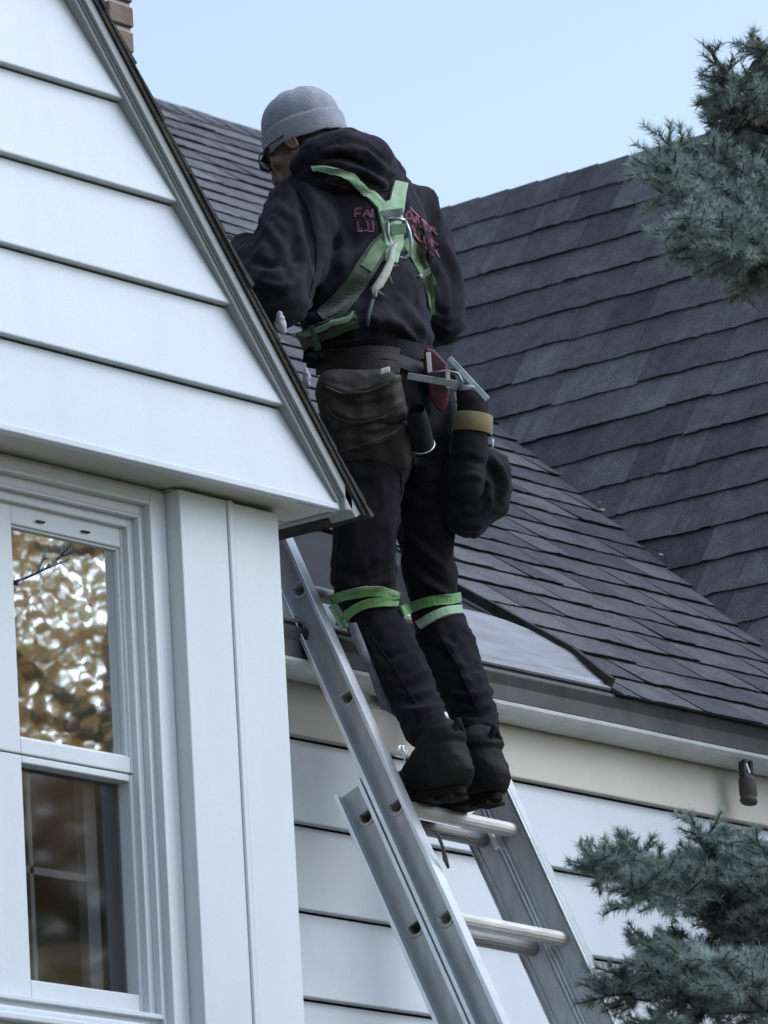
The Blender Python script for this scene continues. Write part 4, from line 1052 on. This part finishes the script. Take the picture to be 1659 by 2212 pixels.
# --- boots
def boot(ank, heel, tw, name='boot'):
    d = unit(tw); s = unit(np.cross(d, (0, 0, 1))); u = V(0, 0, 1)
    bm = bmesh.new(); g0 = heel                      # heel bottom point
    B_ = lambda f, l, h: g0 + d*f + s*l + u*h
    chain(bm, [B_(.070, 0, .135), B_(.060, 0, .10), B_(.046, 0, .052)], [.053, .052, .050])
    ell(bm, B_(.040, 0, .055), (d, s, u), (.052, .046, .040))
    ell(bm, B_(.072, 0, .150), (d, s, u), (.060, .054, .024))
    chain(bm, [B_(.045, 0, .05), B_(.12, 0, .055), B_(.19, 0, .045), B_(.225, 0, .040)], [.047, .046, .045, .038])
    cone(bm, B_(.20, .012, .042), .040, B_(.20, -.012, .042), .040)
    cone(bm, B_(.08, 0, .12), .052, B_(.14, 0, .07), .048)
    # flatten under the sole
    v_, n_, f_ = remesh(bm, .006, 6)
    h = (v_-g0)@u; lo = h < .022; v_[lo] += np.outer((.022-h[lo]), u)
    hh = (v_-g0)@u
    top = hh > .19; v_ = v_ + n_*((.004*(1-2*np.abs(nz3(v_, 16, 2)))*(hh > .05)) + .0015*nz3(v_, 50, 4) + .0035*np.exp(-((hh-.138)/.006)**2) - .003*np.exp(-((hh-.125)/.006)**2) + .003*np.exp(-((hh-.085)/.010)**2))[:, None]
    b = arrays_obj(name, v_, f_, M['boot'], person)
    o_ = []; 
    for k in range(40):
        t = 2*math.pi*k/40; f_c = .130+.119*math.cos(t); w_ = (.039 if f_c > .12 else .034)*(1.05-.25*abs(f_c-.16)/.16)*math.copysign(abs(math.sin(t))**.6, math.sin(t)); o_.append((f_c, w_))
    m_ = MB(); m_.prism([B_(f_, w_, .0) for f_, w_ in o_], u*.024); so = m_.build('sole', M['sole'], b, bevel=.006, seg=3)
    for k in range(5):
        m_ = MB()
        m_.box(B_(.03+.012*k, 0, -.0025), (d, s, u), (.0035, .030, .004)).build('tread', M['sole'], so)
    # pull tab and lace ends
    bm2 = bmesh.new(); cone(bm2, B_(.018, -.012, .150), .007, B_(.010, -.006, .172), .009); cone(bm2, B_(.018, .014, .150), .007, B_(.010, -.006, .172), .009); v2, n2_, f2 = remesh(bm2, .003, 2); arrays_obj('pull_tab', v2, f2, M['boot'], b)
    lt = MB()
    for k in range(4):
        z = .085+.014*k; f0 = .165-.9*(z-.085)
        lt.tube([B_(f0-.02, -.048, z), B_(f0+.022, 0, z+.01), B_(f0-.02, .048, z)], .0025, 6)
    lt.build('laces', M['edge'], b, smooth=True)
    return b
fd = unit(V(.14, 1, 0))
hL = J(1010, 1722, 8.645); hR = J(1090, 1757, 8.64)
zr = LPt(.2, -.008, 0)[2] + .0065     # top of the rung
hL = V(hL[0], hL[1], zr-.0); hR = V(hR[0], hR[1], zr-.0)
boot(ankL, hL, fd); boot(ankR, hR, fd)
# sock/cloth cuffs
for c_, r_ in ((J(1075, 1607, 8.70), .016), (J(1088, 1622, 8.69), .012)):
    pass

# --- straps laid on the cloth
def mkbvh(lst):
    vs = []; fs = []
    for v_, f_ in lst:
        k = len(vs); vs += [Vector(p) for p in v_]; fs += [tuple(i+k for i in g_) for g_ in f_]
    return BVHTree.FromPolygons(vs, fs)
def ot(o): return [list(p.co) for p in o.data.vertices], [tuple(p.vertices) for p in o.data.polygons]
hoodobj = [o for o in person.children if o.name.startswith('hood') and not o.name.startswith('hoodie')][0]
bv = mkbvh([(hv, hf_), (tv, tf), ot(hoodobj)])
def hit(x, y, fallback=None):
    r_ = bv.ray_cast(Vector(CAM), Vector(ray(x, y)).normalized())
    if r_[0] is None: return fallback
    return np.array(r_[0]), np.array(r_[1])
def strap(name, pts, wid, m, parent, lift=.004, th=.0022, step=9, twist=None):
    """webbing of real thickness that follows the cloth under it; width in metres"""
    P = [np.array(p, float) for p in pts]; S = [P[0]]
    for a, b in zip(P[:-1], P[1:]):
        k = max(1, int(np.linalg.norm(b-a)/step)); S += [a+(b-a)*i/k for i in range(1, k+1)]
    S = np.array(S); 
    if len(S) > 4: S[1:-1] = (S[:-2]+S[1:-1]*2+S[2:])/4
    rows = []; n = len(S); last = None
    wd = wid if not np.isscalar(wid) else [wid, wid]
    for i in range(n):
        t = S[min(i+1, n-1)]-S[max(i-1, 0)]; t /= np.linalg.norm(t); nn = np.array([-t[1], t[0]])
        w_ = np.interp(i/(n-1), np.linspace(0, 1, len(wd)), wd)*930/2
        row = []
        for s_ in (-1, -.5, 0, .5, 1):
            q = S[i]+nn*w_*s_; h_ = hit(q[0], q[1])
            row.append(h_)
        good = [g_ for g_ in row if g_ is not None]
        if not good:
            continue
        D = [px(g_[0])[2] for g_ in good]; N_ = unit(sum(g_[1] for g_ in good)); D0 = np.median(D)
        out = []
        for s_, g_ in zip((-1, -.5, 0, .5, 1), row):
            q = S[i]+nn*w_*s_
            if g_ is None or abs(px(g_[0])[2]-D0) > .05: p_ = atD(q[0], q[1], D0)
            else: p_ = g_[0]
            out.append(p_)
        rows.append((out, N_))
    if len(rows) < 2: return None
    arr = np.array([r_[0] for r_ in rows]); 
    for _ in range(2): arr[1:-1] = (arr[:-2]+2*arr[1:-1]+arr[2:])/4
    vs = []; R_ = len(rows)
    for layer in (lift+th, lift-.004):
        for i in range(R_):
            for j in range(5): vs.append(arr[i, j] + rows[i][1]*layer)
    fs = []
    for i in range(R_-1):
        for j in range(4):
            a = i*5+j; fs.append((a, a+1, a+6, a+5)); b = a+R_*5; fs.append((b, b+5, b+6, b+1))
        for j in (0, 4):
            a = i*5+j; b = a+R_*5; fs.append((a, a+5, b+5, b) if j == 0 else (a, b, b+5, a+5))
    for i in (0, R_-1):
        for j in range(4):
            a = i*5+j; b = a+R_*5; fs.append((a, b, b+1, a+1) if i == 0 else (a, a+1, b+1, b))
    me = bpy.data.meshes.new(name); me.from_pydata([tuple(map(float, p)) for p in vs], [], fs); me.materials.append(m); me.update()
    bmx = bmesh.new(); bmx.from_mesh(me); bmesh.ops.recalc_face_normals(bmx, faces=bmx.faces); bmx.to_mesh(me); bmx.free()
    return link(bpy.data.objects.new(name, me), parent)
def marks(name, strokes, wid, m, lift=.0015):
    o = None
    for s_ in strokes:
        o = strap(name, s_, wid, m, hoodie, lift=lift, th=.0006, step=5)
# harness: dorsal pad is the part, webbing its sub-parts
har = strap('harness', [(824, 440), (836, 470), (846, 500), (848, 540), (842, 568)], [.030, .042, .046, .040, .028], M['mint'], person, lift=.007, th=.003)
strap('strap', [(676, 366), (688, 361), (717, 364), (746, 378), (776, 400), (803, 427), (830, 455)], [.012, .016, .020, .021, .023], M['mint'], har, lift=.007)
strap('strap', [(862, 396), (857, 420), (852, 450), (845, 486)], [.030, .036, .034], M['mint'], har, lift=.008)
strap('strap', [(836, 520), (812, 545), (790, 580), (768, 616), (742, 650), (700, 690)], .046, M['olive'], har, lift=.005)
strap('strap', [(826, 530), (806, 556), (788, 586)], .030, M['fadedgreen'], har, lift=.009)
strap('strap', [(870, 520), (896, 564), (914, 600), (925, 640), (930, 680)], [.036, .040, .036, .022, .012], M['fadedgreen'], har, lift=.006)
strap('strap', [(905, 592), (916, 606), (922, 622)], .036, M['mint'], har, lift=.009)
strap('strap', [(612, 755), (650, 738), (690, 718), (730, 700), (772, 690)], .042, M['olive'], har, lift=.010, th=.006)
strap('strap', [(614, 744), (650, 724), (690, 704), (730, 688), (765, 680)], .012, M['mint'], har, lift=.014, th=.006)
strap('keeper', [(682, 700), (694, 745)], .012, M['fadedgreen'], har, lift=.018)
# leg straps and knee straps
strap('strap', [(712, 1300), (745, 1284), (790, 1275), (830, 1276), (856, 1292)], .023, M['lime'], har, lift=.006)
strap('strap', [(738, 1358), (748, 1330), (775, 1308), (815, 1298), (856, 1304)], .021, M['lime'], har, lift=.008)
strap('strap', [(722, 1305), (736, 1330), (748, 1356)], .018, M['mint'], har, lift=.005)
strap('strap', [(866, 1324), (900, 1308), (945, 1296), (990, 1292)], .023, M['lime'], har, lift=.006)
strap('strap', [(908, 1352), (935, 1334), (965, 1322), (1002, 1318)], .019, M['mint'], har, lift=.007)
# the worn red print on the back: broken block letters either side of the harness
left = [[(768, 450), (766, 470)], [(768, 452), (780, 450)], [(768, 462), (778, 461)], [(784, 470), (792, 450), (800, 470)], [(786, 463), (798, 463)], [(803, 470), (803, 452)],
        [(772, 478), (774, 497)], [(774, 497), (784, 496)], [(789, 478), (798, 478), (791, 487), (800, 495), (790, 497)], [(804, 478), (806, 497)]]
marks('back_print', left, .0056, M['print'])
marks('back_print', [[(786, 498), (806, 500)], [(771, 499), (784, 500)]], .0022, M['print2'])
right = [[(874, 470), (884, 452), (893, 480)], [(877, 472), (890, 472)], [(895, 482), (899, 462), (905, 482)], [(908, 492), (912, 472), (920, 480), (912, 486), (922, 498)], [(926, 502), (930, 486), (940, 498)],
         [(878, 486), (884, 506)], [(886, 488), (898, 495), (890, 502), (900, 512)], [(904, 500), (902, 520), (912, 524)], [(916, 508), (914, 526), (926, 530), (928, 514)], [(932, 518), (930, 540), (942, 545)], [(936, 522), (946, 530)],
         [(918, 532), (926, 544), (936, 552)]]
marks('back_print', right, .0060, M['print'])
marks('back_print', [[(884, 449), (905, 470), (925, 490), (944, 508)], [(893, 506), (905, 520)], [(940, 540), (947, 556)]], .0022, M['print2'], lift=.0022)

strap('hem_band', [(618, 752), (660, 758), (720, 757), (780, 752), (840, 752), (890, 760), (925, 772)], .045, M['hoodie'], hoodie, lift=.004, th=.003)
for sm_ in ([(640, 402), (668, 450), (684, 520), (684, 580), (668, 640)], [(905, 470), (922, 520), (930, 580), (930, 640)], [(700, 392), (760, 408), (820, 414), (858, 408)]):
    strap('seam', sm_, .004, M['hoodie'], hoodie, lift=.0025, th=.0012, step=6)
for sm_ in ([(745, 1050), (736, 1130), (728, 1210), (724, 1262)], [(800, 1372), (850, 1440), (900, 1520)], [(950, 1372), (990, 1440), (1030, 1530)], [(862, 960), (866, 1020), (868, 1080)]):
    strap('seam', sm_, .004, M['pants'], trousers, lift=.0025, th=.0012, step=6)
strap('pocket_flap', [(890, 1010), (925, 1015), (955, 1020)], .05, M['pants'], trousers, lift=.003, th=.002)
# D-ring plate and snap hook (hangs on the harness: a thing of its own)
def hp(x, y, l=.0): 
    h_ = hit(x, y); return (h_[0] + h_[1]*l) if h_ else atD(x, y, px(chest)[2]-.15)
dr = MB(); c = hp(843, 490, .018); nb = unit(-fwd+V(0, 0, .1)); xu = unit(RT + UP*.12); yu = unit(UP - RT*.10); 
dr.tube([c + xu*math.cos(t)*.026 + yu*math.sin(t)*.022 for t in np.linspace(0, 2*math.pi, 24)], .0035, 8, cap=False)
dr.box(c+yu*.028, (xu, yu, nb), (.026, .008, .003)); dr.box(c-yu*.004, (xu, yu, nb), (.024, .003, .003)); dr.box(c+yu*.012, (unit(xu+yu*.5), unit(yu-xu*.5), nb), (.022, .004, .003))
dr.build('back_ring', M['steel'], har, bevel=.001)
c2 = hp(846, 530, .030)
hk = MB()
path = [c2 + xu*.014 + yu*.045, c2 + xu*.021 + yu*.020, c2 + xu*.023 - yu*.012, c2 + xu*.018 - yu*.034, c2 + xu*.004 - yu*.045, c2 - xu*.010 - yu*.040, c2 - xu*.018 - yu*.022]
path2 = [c2 - xu*.026 + yu*.050, c2 - xu*.030 + yu*.020, c2 - xu*.025 - yu*.008, c2 - xu*.014 - yu*.030]
hook = empty('snap_hook', c2, 'silver snap hook clipped to the middle of the green harness on his back', 'hook')
MB().tube(path, [.004, .0045, .005, .005, .005, .0045, .003], 8).build('hook', M['steel'], hook, smooth=True)
MB().tube(path2, .0045, 8).build('gate', M['steel'], hook, smooth=True)
MB().tube([c2 + xu*.014 + yu*.045, c2 + yu*.052 - xu*.004, c2 - xu*.026 + yu*.050], .0045, 8).build('hook_eye', M['steel'], hook, smooth=True)
MB().box(c2+yu*.026-xu*.004, (xu, yu, nb), (.018, .012, .003)).build('thimble', M['mint'], hook, bevel=.002)
rp = MB(); r0 = [(846, 536), (843, 552), (834, 572), (822, 596), (812, 616), (804, 634), (800, 652)]
pts = [hp(x, y, .020) for x, y in r0]; rp.tube(pts, [.004, .006, .009, .0105, .011, .009, .004], 10)
for i in range(30):      # spiral lay of the rope
    pass
lan = tag(rp.build('lanyard_rope', M['rope'], None, smooth=True), 'short frayed cream rope hanging from the hook in the middle of his back', 'rope')
fr_ = MB()
for i in range(46):
    k = rng.integers(1, len(pts)-1); p = pts[k] + rng.normal(0, .005, 3); fr_.tube([p, p + rng.normal(0, .007, 3) + V(0, 0, -.010)], [.0011, .0006], 4)
fr_.build('frayed_strand', M['rope'], lan)
tail = MB(); tail.tube([hp(x, y, .012) for x, y in ((800, 648), (796, 668), (800, 684), (792, 700))], .005, 8).build('rope_tail', M['cord'], lan, smooth=True)

# grey lanyard strap swinging between the ladder and the left leg
gs = MB(); gp = [(760, 1345), (775, 1388), (800, 1440), (822, 1500), (835, 1530), (862, 1548), (886, 1576)]
P3 = [atD(x, y, 14.62) for x, y in gp]; vs = []
for i, p in enumerate(P3):
    w_ = .011 + .003*math.sin(i*2.1); vs += [p - RT*w_, p + RT*w_, p + RT*w_ + fwd*.004, p - RT*w_ + fwd*.004]
fs = []
for i in range(len(P3)-1):
    for k in range(4): fs.append((4*i+k, 4*i+(k+1) % 4, 4*i+4+(k+1) % 4, 4*i+4+k))
M['greystrap'] = cmat('faded_mauve_strap', (.20, .18, .21), (.11, .10, .12), .9, 25)
tag(arrays_obj('hanging_strap', vs, fs, M['greystrap'], None), 'faded grey strap hanging down between the left ladder rail and his left shin', 'strap')
for (x, y, w_, h_, lb) in ((604, 698, .009, .020, 'crumpled pale rag showing between the rake edge and his left elbow'), (660, 815, .007, .017, 'small pale rag end showing between the rake edge and the brown pouch')):
    b_ = bmesh.new(); c = atD(x, y, 14.54)
    cone(b_, c + UP*h_, w_*.7, c + RT*w_*.4, w_); cone(b_, c + RT*w_*.4, w_, c - UP*h_ + RT*w_*.9, w_*.6); cone(b_, c - RT*w_*.5 + fwd*.004, w_*.7, c - UP*h_*.6, w_*.7)
    v_, n_, f_ = remesh(b_, .003, 2); v_ = v_ + n_*(.004*(1-2*np.abs(nz3(v_, 60, 5))))[:, None]
    tag(arrays_obj('pale_rag', v_, f_, M['glove'], None), lb, 'rag')

# ------------------------------------------------------------------ tool belt with its pouches
belt = empty('tool_belt', pel, 'dark brown leather tool belt with stacked pouches worn low on his left hip', 'tool belt')
def blob_obj(name, prims, vox, m, parent, big=.003, bs=14, sm=5, F_=()):
    bm = bmesh.new()
    for p in prims: p(bm)
    return cloth(bm, vox, name, m, parent, F_, big=big, bs=bs, fine=.001, sm=sm)
DB = px(J(800, 850, 8.80))[2] - .06
Bp = lambda x, y, o=0: atD(x, y, px(hip0)[2]-.03-o)
hip0 = hp(790, 860)
def bandp(name, pts, w_, m, parent, lift, th): return strap(name, pts, w_, m, parent, lift=lift, th=th)
bandp('band', [(676, 768), (730, 762), (790, 764), (858, 778)], .030, M['leather'], belt, .012, .010)
bandp('band', [(680, 796), (740, 792), (800, 794), (862, 806)], .026, M['leather'], belt, .010, .012)
bandp('band', [(856, 785), (900, 800), (940, 812), (985, 826)], .028, M['leather'], belt, .006, .006)
cS = lambda p0, r0, p1, r1: (lambda bm: cone(bm, p0, r0, p1, r1))
po, pv, pf = blob_obj('pouch', [cS(Bp(722, 840), .045, Bp(830, 838), .045), cS(Bp(728, 900), .042, Bp(845, 890), .040), cS(Bp(722, 840), .045, Bp(728, 900), .042), cS(Bp(830, 838), .045, Bp(845, 890), .04), cS(Bp(775, 845), .05, Bp(785, 895), .045)], .0065, M['leather'], belt,
      F_=[([(700, 832), (760, 850), (830, 826), (868, 812)], 8, .007), ([(712, 880), (760, 905), (820, 898), (866, 868)], 6, .006), ([(720, 862), (770, 880), (840, 862)], 7, -.005)])
p2, p2v, p2f = blob_obj('pouch', [cS(Bp(752, 940, -.01), .040, Bp(850, 935, -.01), .042), cS(Bp(762, 980, -.02), .034, Bp(860, 990, -.02), .034), cS(Bp(752, 940, -.01), .04, Bp(762, 980, -.02), .034), cS(Bp(850, 935, -.01), .042, Bp(860, 990, -.02), .034), cS(Bp(800, 935), .045, Bp(815, 985, -.02), .036)], .0065, M['leather'], belt,
      F_=[([(742, 968), (790, 962), (850, 940)], 6, .006), ([(760, 935), (810, 940), (860, 920)], 7, -.005)])
bv = mkbvh([(hv, hf_), (tv, tf), (pv, pf), (p2v, p2f), ot(hoodobj)])
strap('piping', [(702, 872), (722, 900), (760, 912), (800, 908), (838, 896), (866, 876)], .005, M['piping'], po, lift=.002, th=.003, step=6)
strap('piping', [(706, 836), (740, 850), (790, 846), (840, 826)], .004, M['piping'], po, lift=.002, th=.003, step=6)
strap('piping', [(738, 972), (780, 964), (820, 950), (856, 934), (866, 924)], .004, M['piping'], p2, lift=.002, th=.003, step=6)
k_ = hp(834, 814, .016); b = MB(); b.box(k_, (unit(RT+UP*.3), UP, fwd), (.012, .007, .007)); b.build('buckle', M['white'], belt, bevel=.004)
# steel-rimmed tube in the right end of the belt
tA, tB = hp(872, 890, .035), hp(892, 995, .035); T = unit(tB-tA)
tool = empty('tool_holder', tA, 'dark round tool holder with a shiny steel rim hanging from the brown belt', 'tool holder')
cyl = MB(); a_ = unit(np.cross(T, fwd)); b2_ = np.cross(T, a_); N = 28; vs = []
for s_, r_ in ((.0, .020), (.03, .025), (.09, .028), (.112, .029), (.112, .0265), (.05, .024)):
    vs += [tA + T*s_ + (a_*math.cos(2*math.pi*k/N) + b2_*math.sin(2*math.pi*k/N))*r_ for k in range(N)]
cyl.add(vs, [(i*N+k, i*N+(k+1) % N, (i+1)*N+(k+1) % N, (i+1)*N+k) for i in range(5) for k in range(N)]).build('tube', M['blackbag'], tool, smooth=True)
MB().tube([tA + T*.113 + (a_*math.cos(t) + b2_*math.sin(t))*.029 for t in np.linspace(0, 2*math.pi, 30)], .0022, 6, cap=False).build('rim', M['steel'], tool, smooth=True)
MB().tube([hp(893, 905, .05), hp(897, 925, .052)], [.006, .005], 8).build('clip', M['steel'], tool, smooth=True)
MB().tube([tA + T*.02+b2_*.0, tA + T*.125], [.016, .020], 14).build('tool_grip', M['leather'], tool, smooth=True)
# red handled tool with white tapes
rc = [(918, 750), (938, 756), (966, 786), (972, 832), (968, 868), (957, 890), (944, 886), (930, 862), (920, 825), (914, 785)]
Dr = px(hp(940, 820))[2]
rt = empty('red_tool_sleeve', atD(945, 820, Dr-.05), 'red tapered tool sleeve with two white strips at the back of his waist', 'tool sleeve')
MB().prism([atD(x, y, Dr-.060) for x, y in rc], fwd*.03).build('sleeve', M['red'], rt, smooth=True, bevel=.012, seg=4)
for q in ([(920, 762), (930, 760), (934, 806), (924, 806)], [(962, 800), (971, 802), (973, 838), (964, 838)]):
    MB().prism([atD(x, y, Dr-.064) for x, y in q], fwd*.0035).build('white_strip', M['white'], rt, bevel=.001)
# steel hammer bracket / square
sq = empty('metal_square', atD(930, 820, Dr-.09), 'scratched silver metal square hooked across the back of the belt', 'metal square')
def bar(p, q, w_, th, D0, D1, m, name):
    a, b = atD(*p, D0), atD(*q, D1); ax_ = unit(b-a); n_ = unit(np.cross(ax_, fwd))
    return MB().box((a+b)/2, (ax_, n_, np.cross(ax_, n_)), (np.linalg.norm(b-a)/2, w_/2, th/2)).build(name, m, sq, bevel=.0015)
bar((880, 812), (988, 830), .017, .004, Dr-.072, Dr-.095, M['steel'], 'crossbar')
bar((970, 773), (1054, 864), .014, .006, Dr-.080, Dr-.105, M['steel'], 'blade')
MB().tube([atD(x, y, Dr-.10) for x, y in ((925, 806), (965, 800), (990, 806), (1000, 824), (990, 838))], .0022, 6).build('wire', M['steel'], sq, smooth=True)
MB().tube([atD(x, y, Dr-.095) for x, y in ((992, 838), (1020, 836), (1040, 846))], [.008, .007, .004], 8).build('bracket_knob', M['steel'], sq, smooth=True)
# right-hand pouch and round bag
DP = px(hp(940, 960))[2]
q3 = lambda x, y, o: atD(x, y, DP+o)
rpouch = empty('tall_pouch', q3(1020, 900, 0), 'black tall pouch with a mustard yellow band on his right hip', 'pouch')
bl, blv, blf = blob_obj('pouch_body', [cS(q3(1022, 875, .02), .036, q3(1016, 960, .0), .044), cS(q3(1016, 960, .0), .044, q3(1008, 1045, .0), .046), cS(q3(1010, 850, .03), .026, q3(1022, 880, .02), .036)], .007, M['blackbag'], rpouch, F_=[([(980, 1000), (1010, 990), (1050, 1005)], 8, -.006), ([(990, 1030), (1020, 1025), (1045, 1035)], 8, .006)])
N = 26; vs = []; axp = unit(q3(1016, 950, 0)-q3(1022, 890, .012)); aa = unit(np.cross(axp, fwd)); bb = np.cross(axp, aa); cc = q3(1021, 917, .010)
for s_, r_ in ((-.024, .0445), (-.022, .0465), (.020, .0490), (.022, .047)):
    vs += [cc + axp*s_ + (aa*math.cos(2*math.pi*k/N) + bb*math.sin(2*math.pi*k/N))*r_ + V(0, 0, -.010)*math.cos(2*math.pi*k/N)*0 for k in range(N)]
arrays_obj('band', vs, [(i*N+k, i*N+(k+1) % N, (i+1)*N+(k+1) % N, (i+1)*N+k) for i in range(3) for k in range(N)], M['mustard'], rpouch)
MB().tube([q3(1064, 948, .0), q3(1064, 968, 0)], .003, 6).build('clip', M['white'], rpouch, smooth=True)
rb = blob_obj('round_bag', [cS(q3(1050, 1020, .06), .058, q3(1046, 1070, .06), .064), cS(q3(1046, 1070, .06), .064, q3(1012, 1110, .05), .056), cS(q3(1000, 1030, .05), .06, q3(1004, 1100, .05), .060)], .008, M['blackbag'], None, big=.008, bs=11,
      F_=[([(1066, 985), (1085, 1020), (1095, 1060)], 8, .008), ([(1050, 1000), (1070, 1040), (1075, 1090)], 8, -.007), ([(1000, 1140), (1040, 1130), (1080, 1100)], 9, .006)])[0]
tag(rb, 'bulging round black bag hanging low behind his right thigh', 'bag')
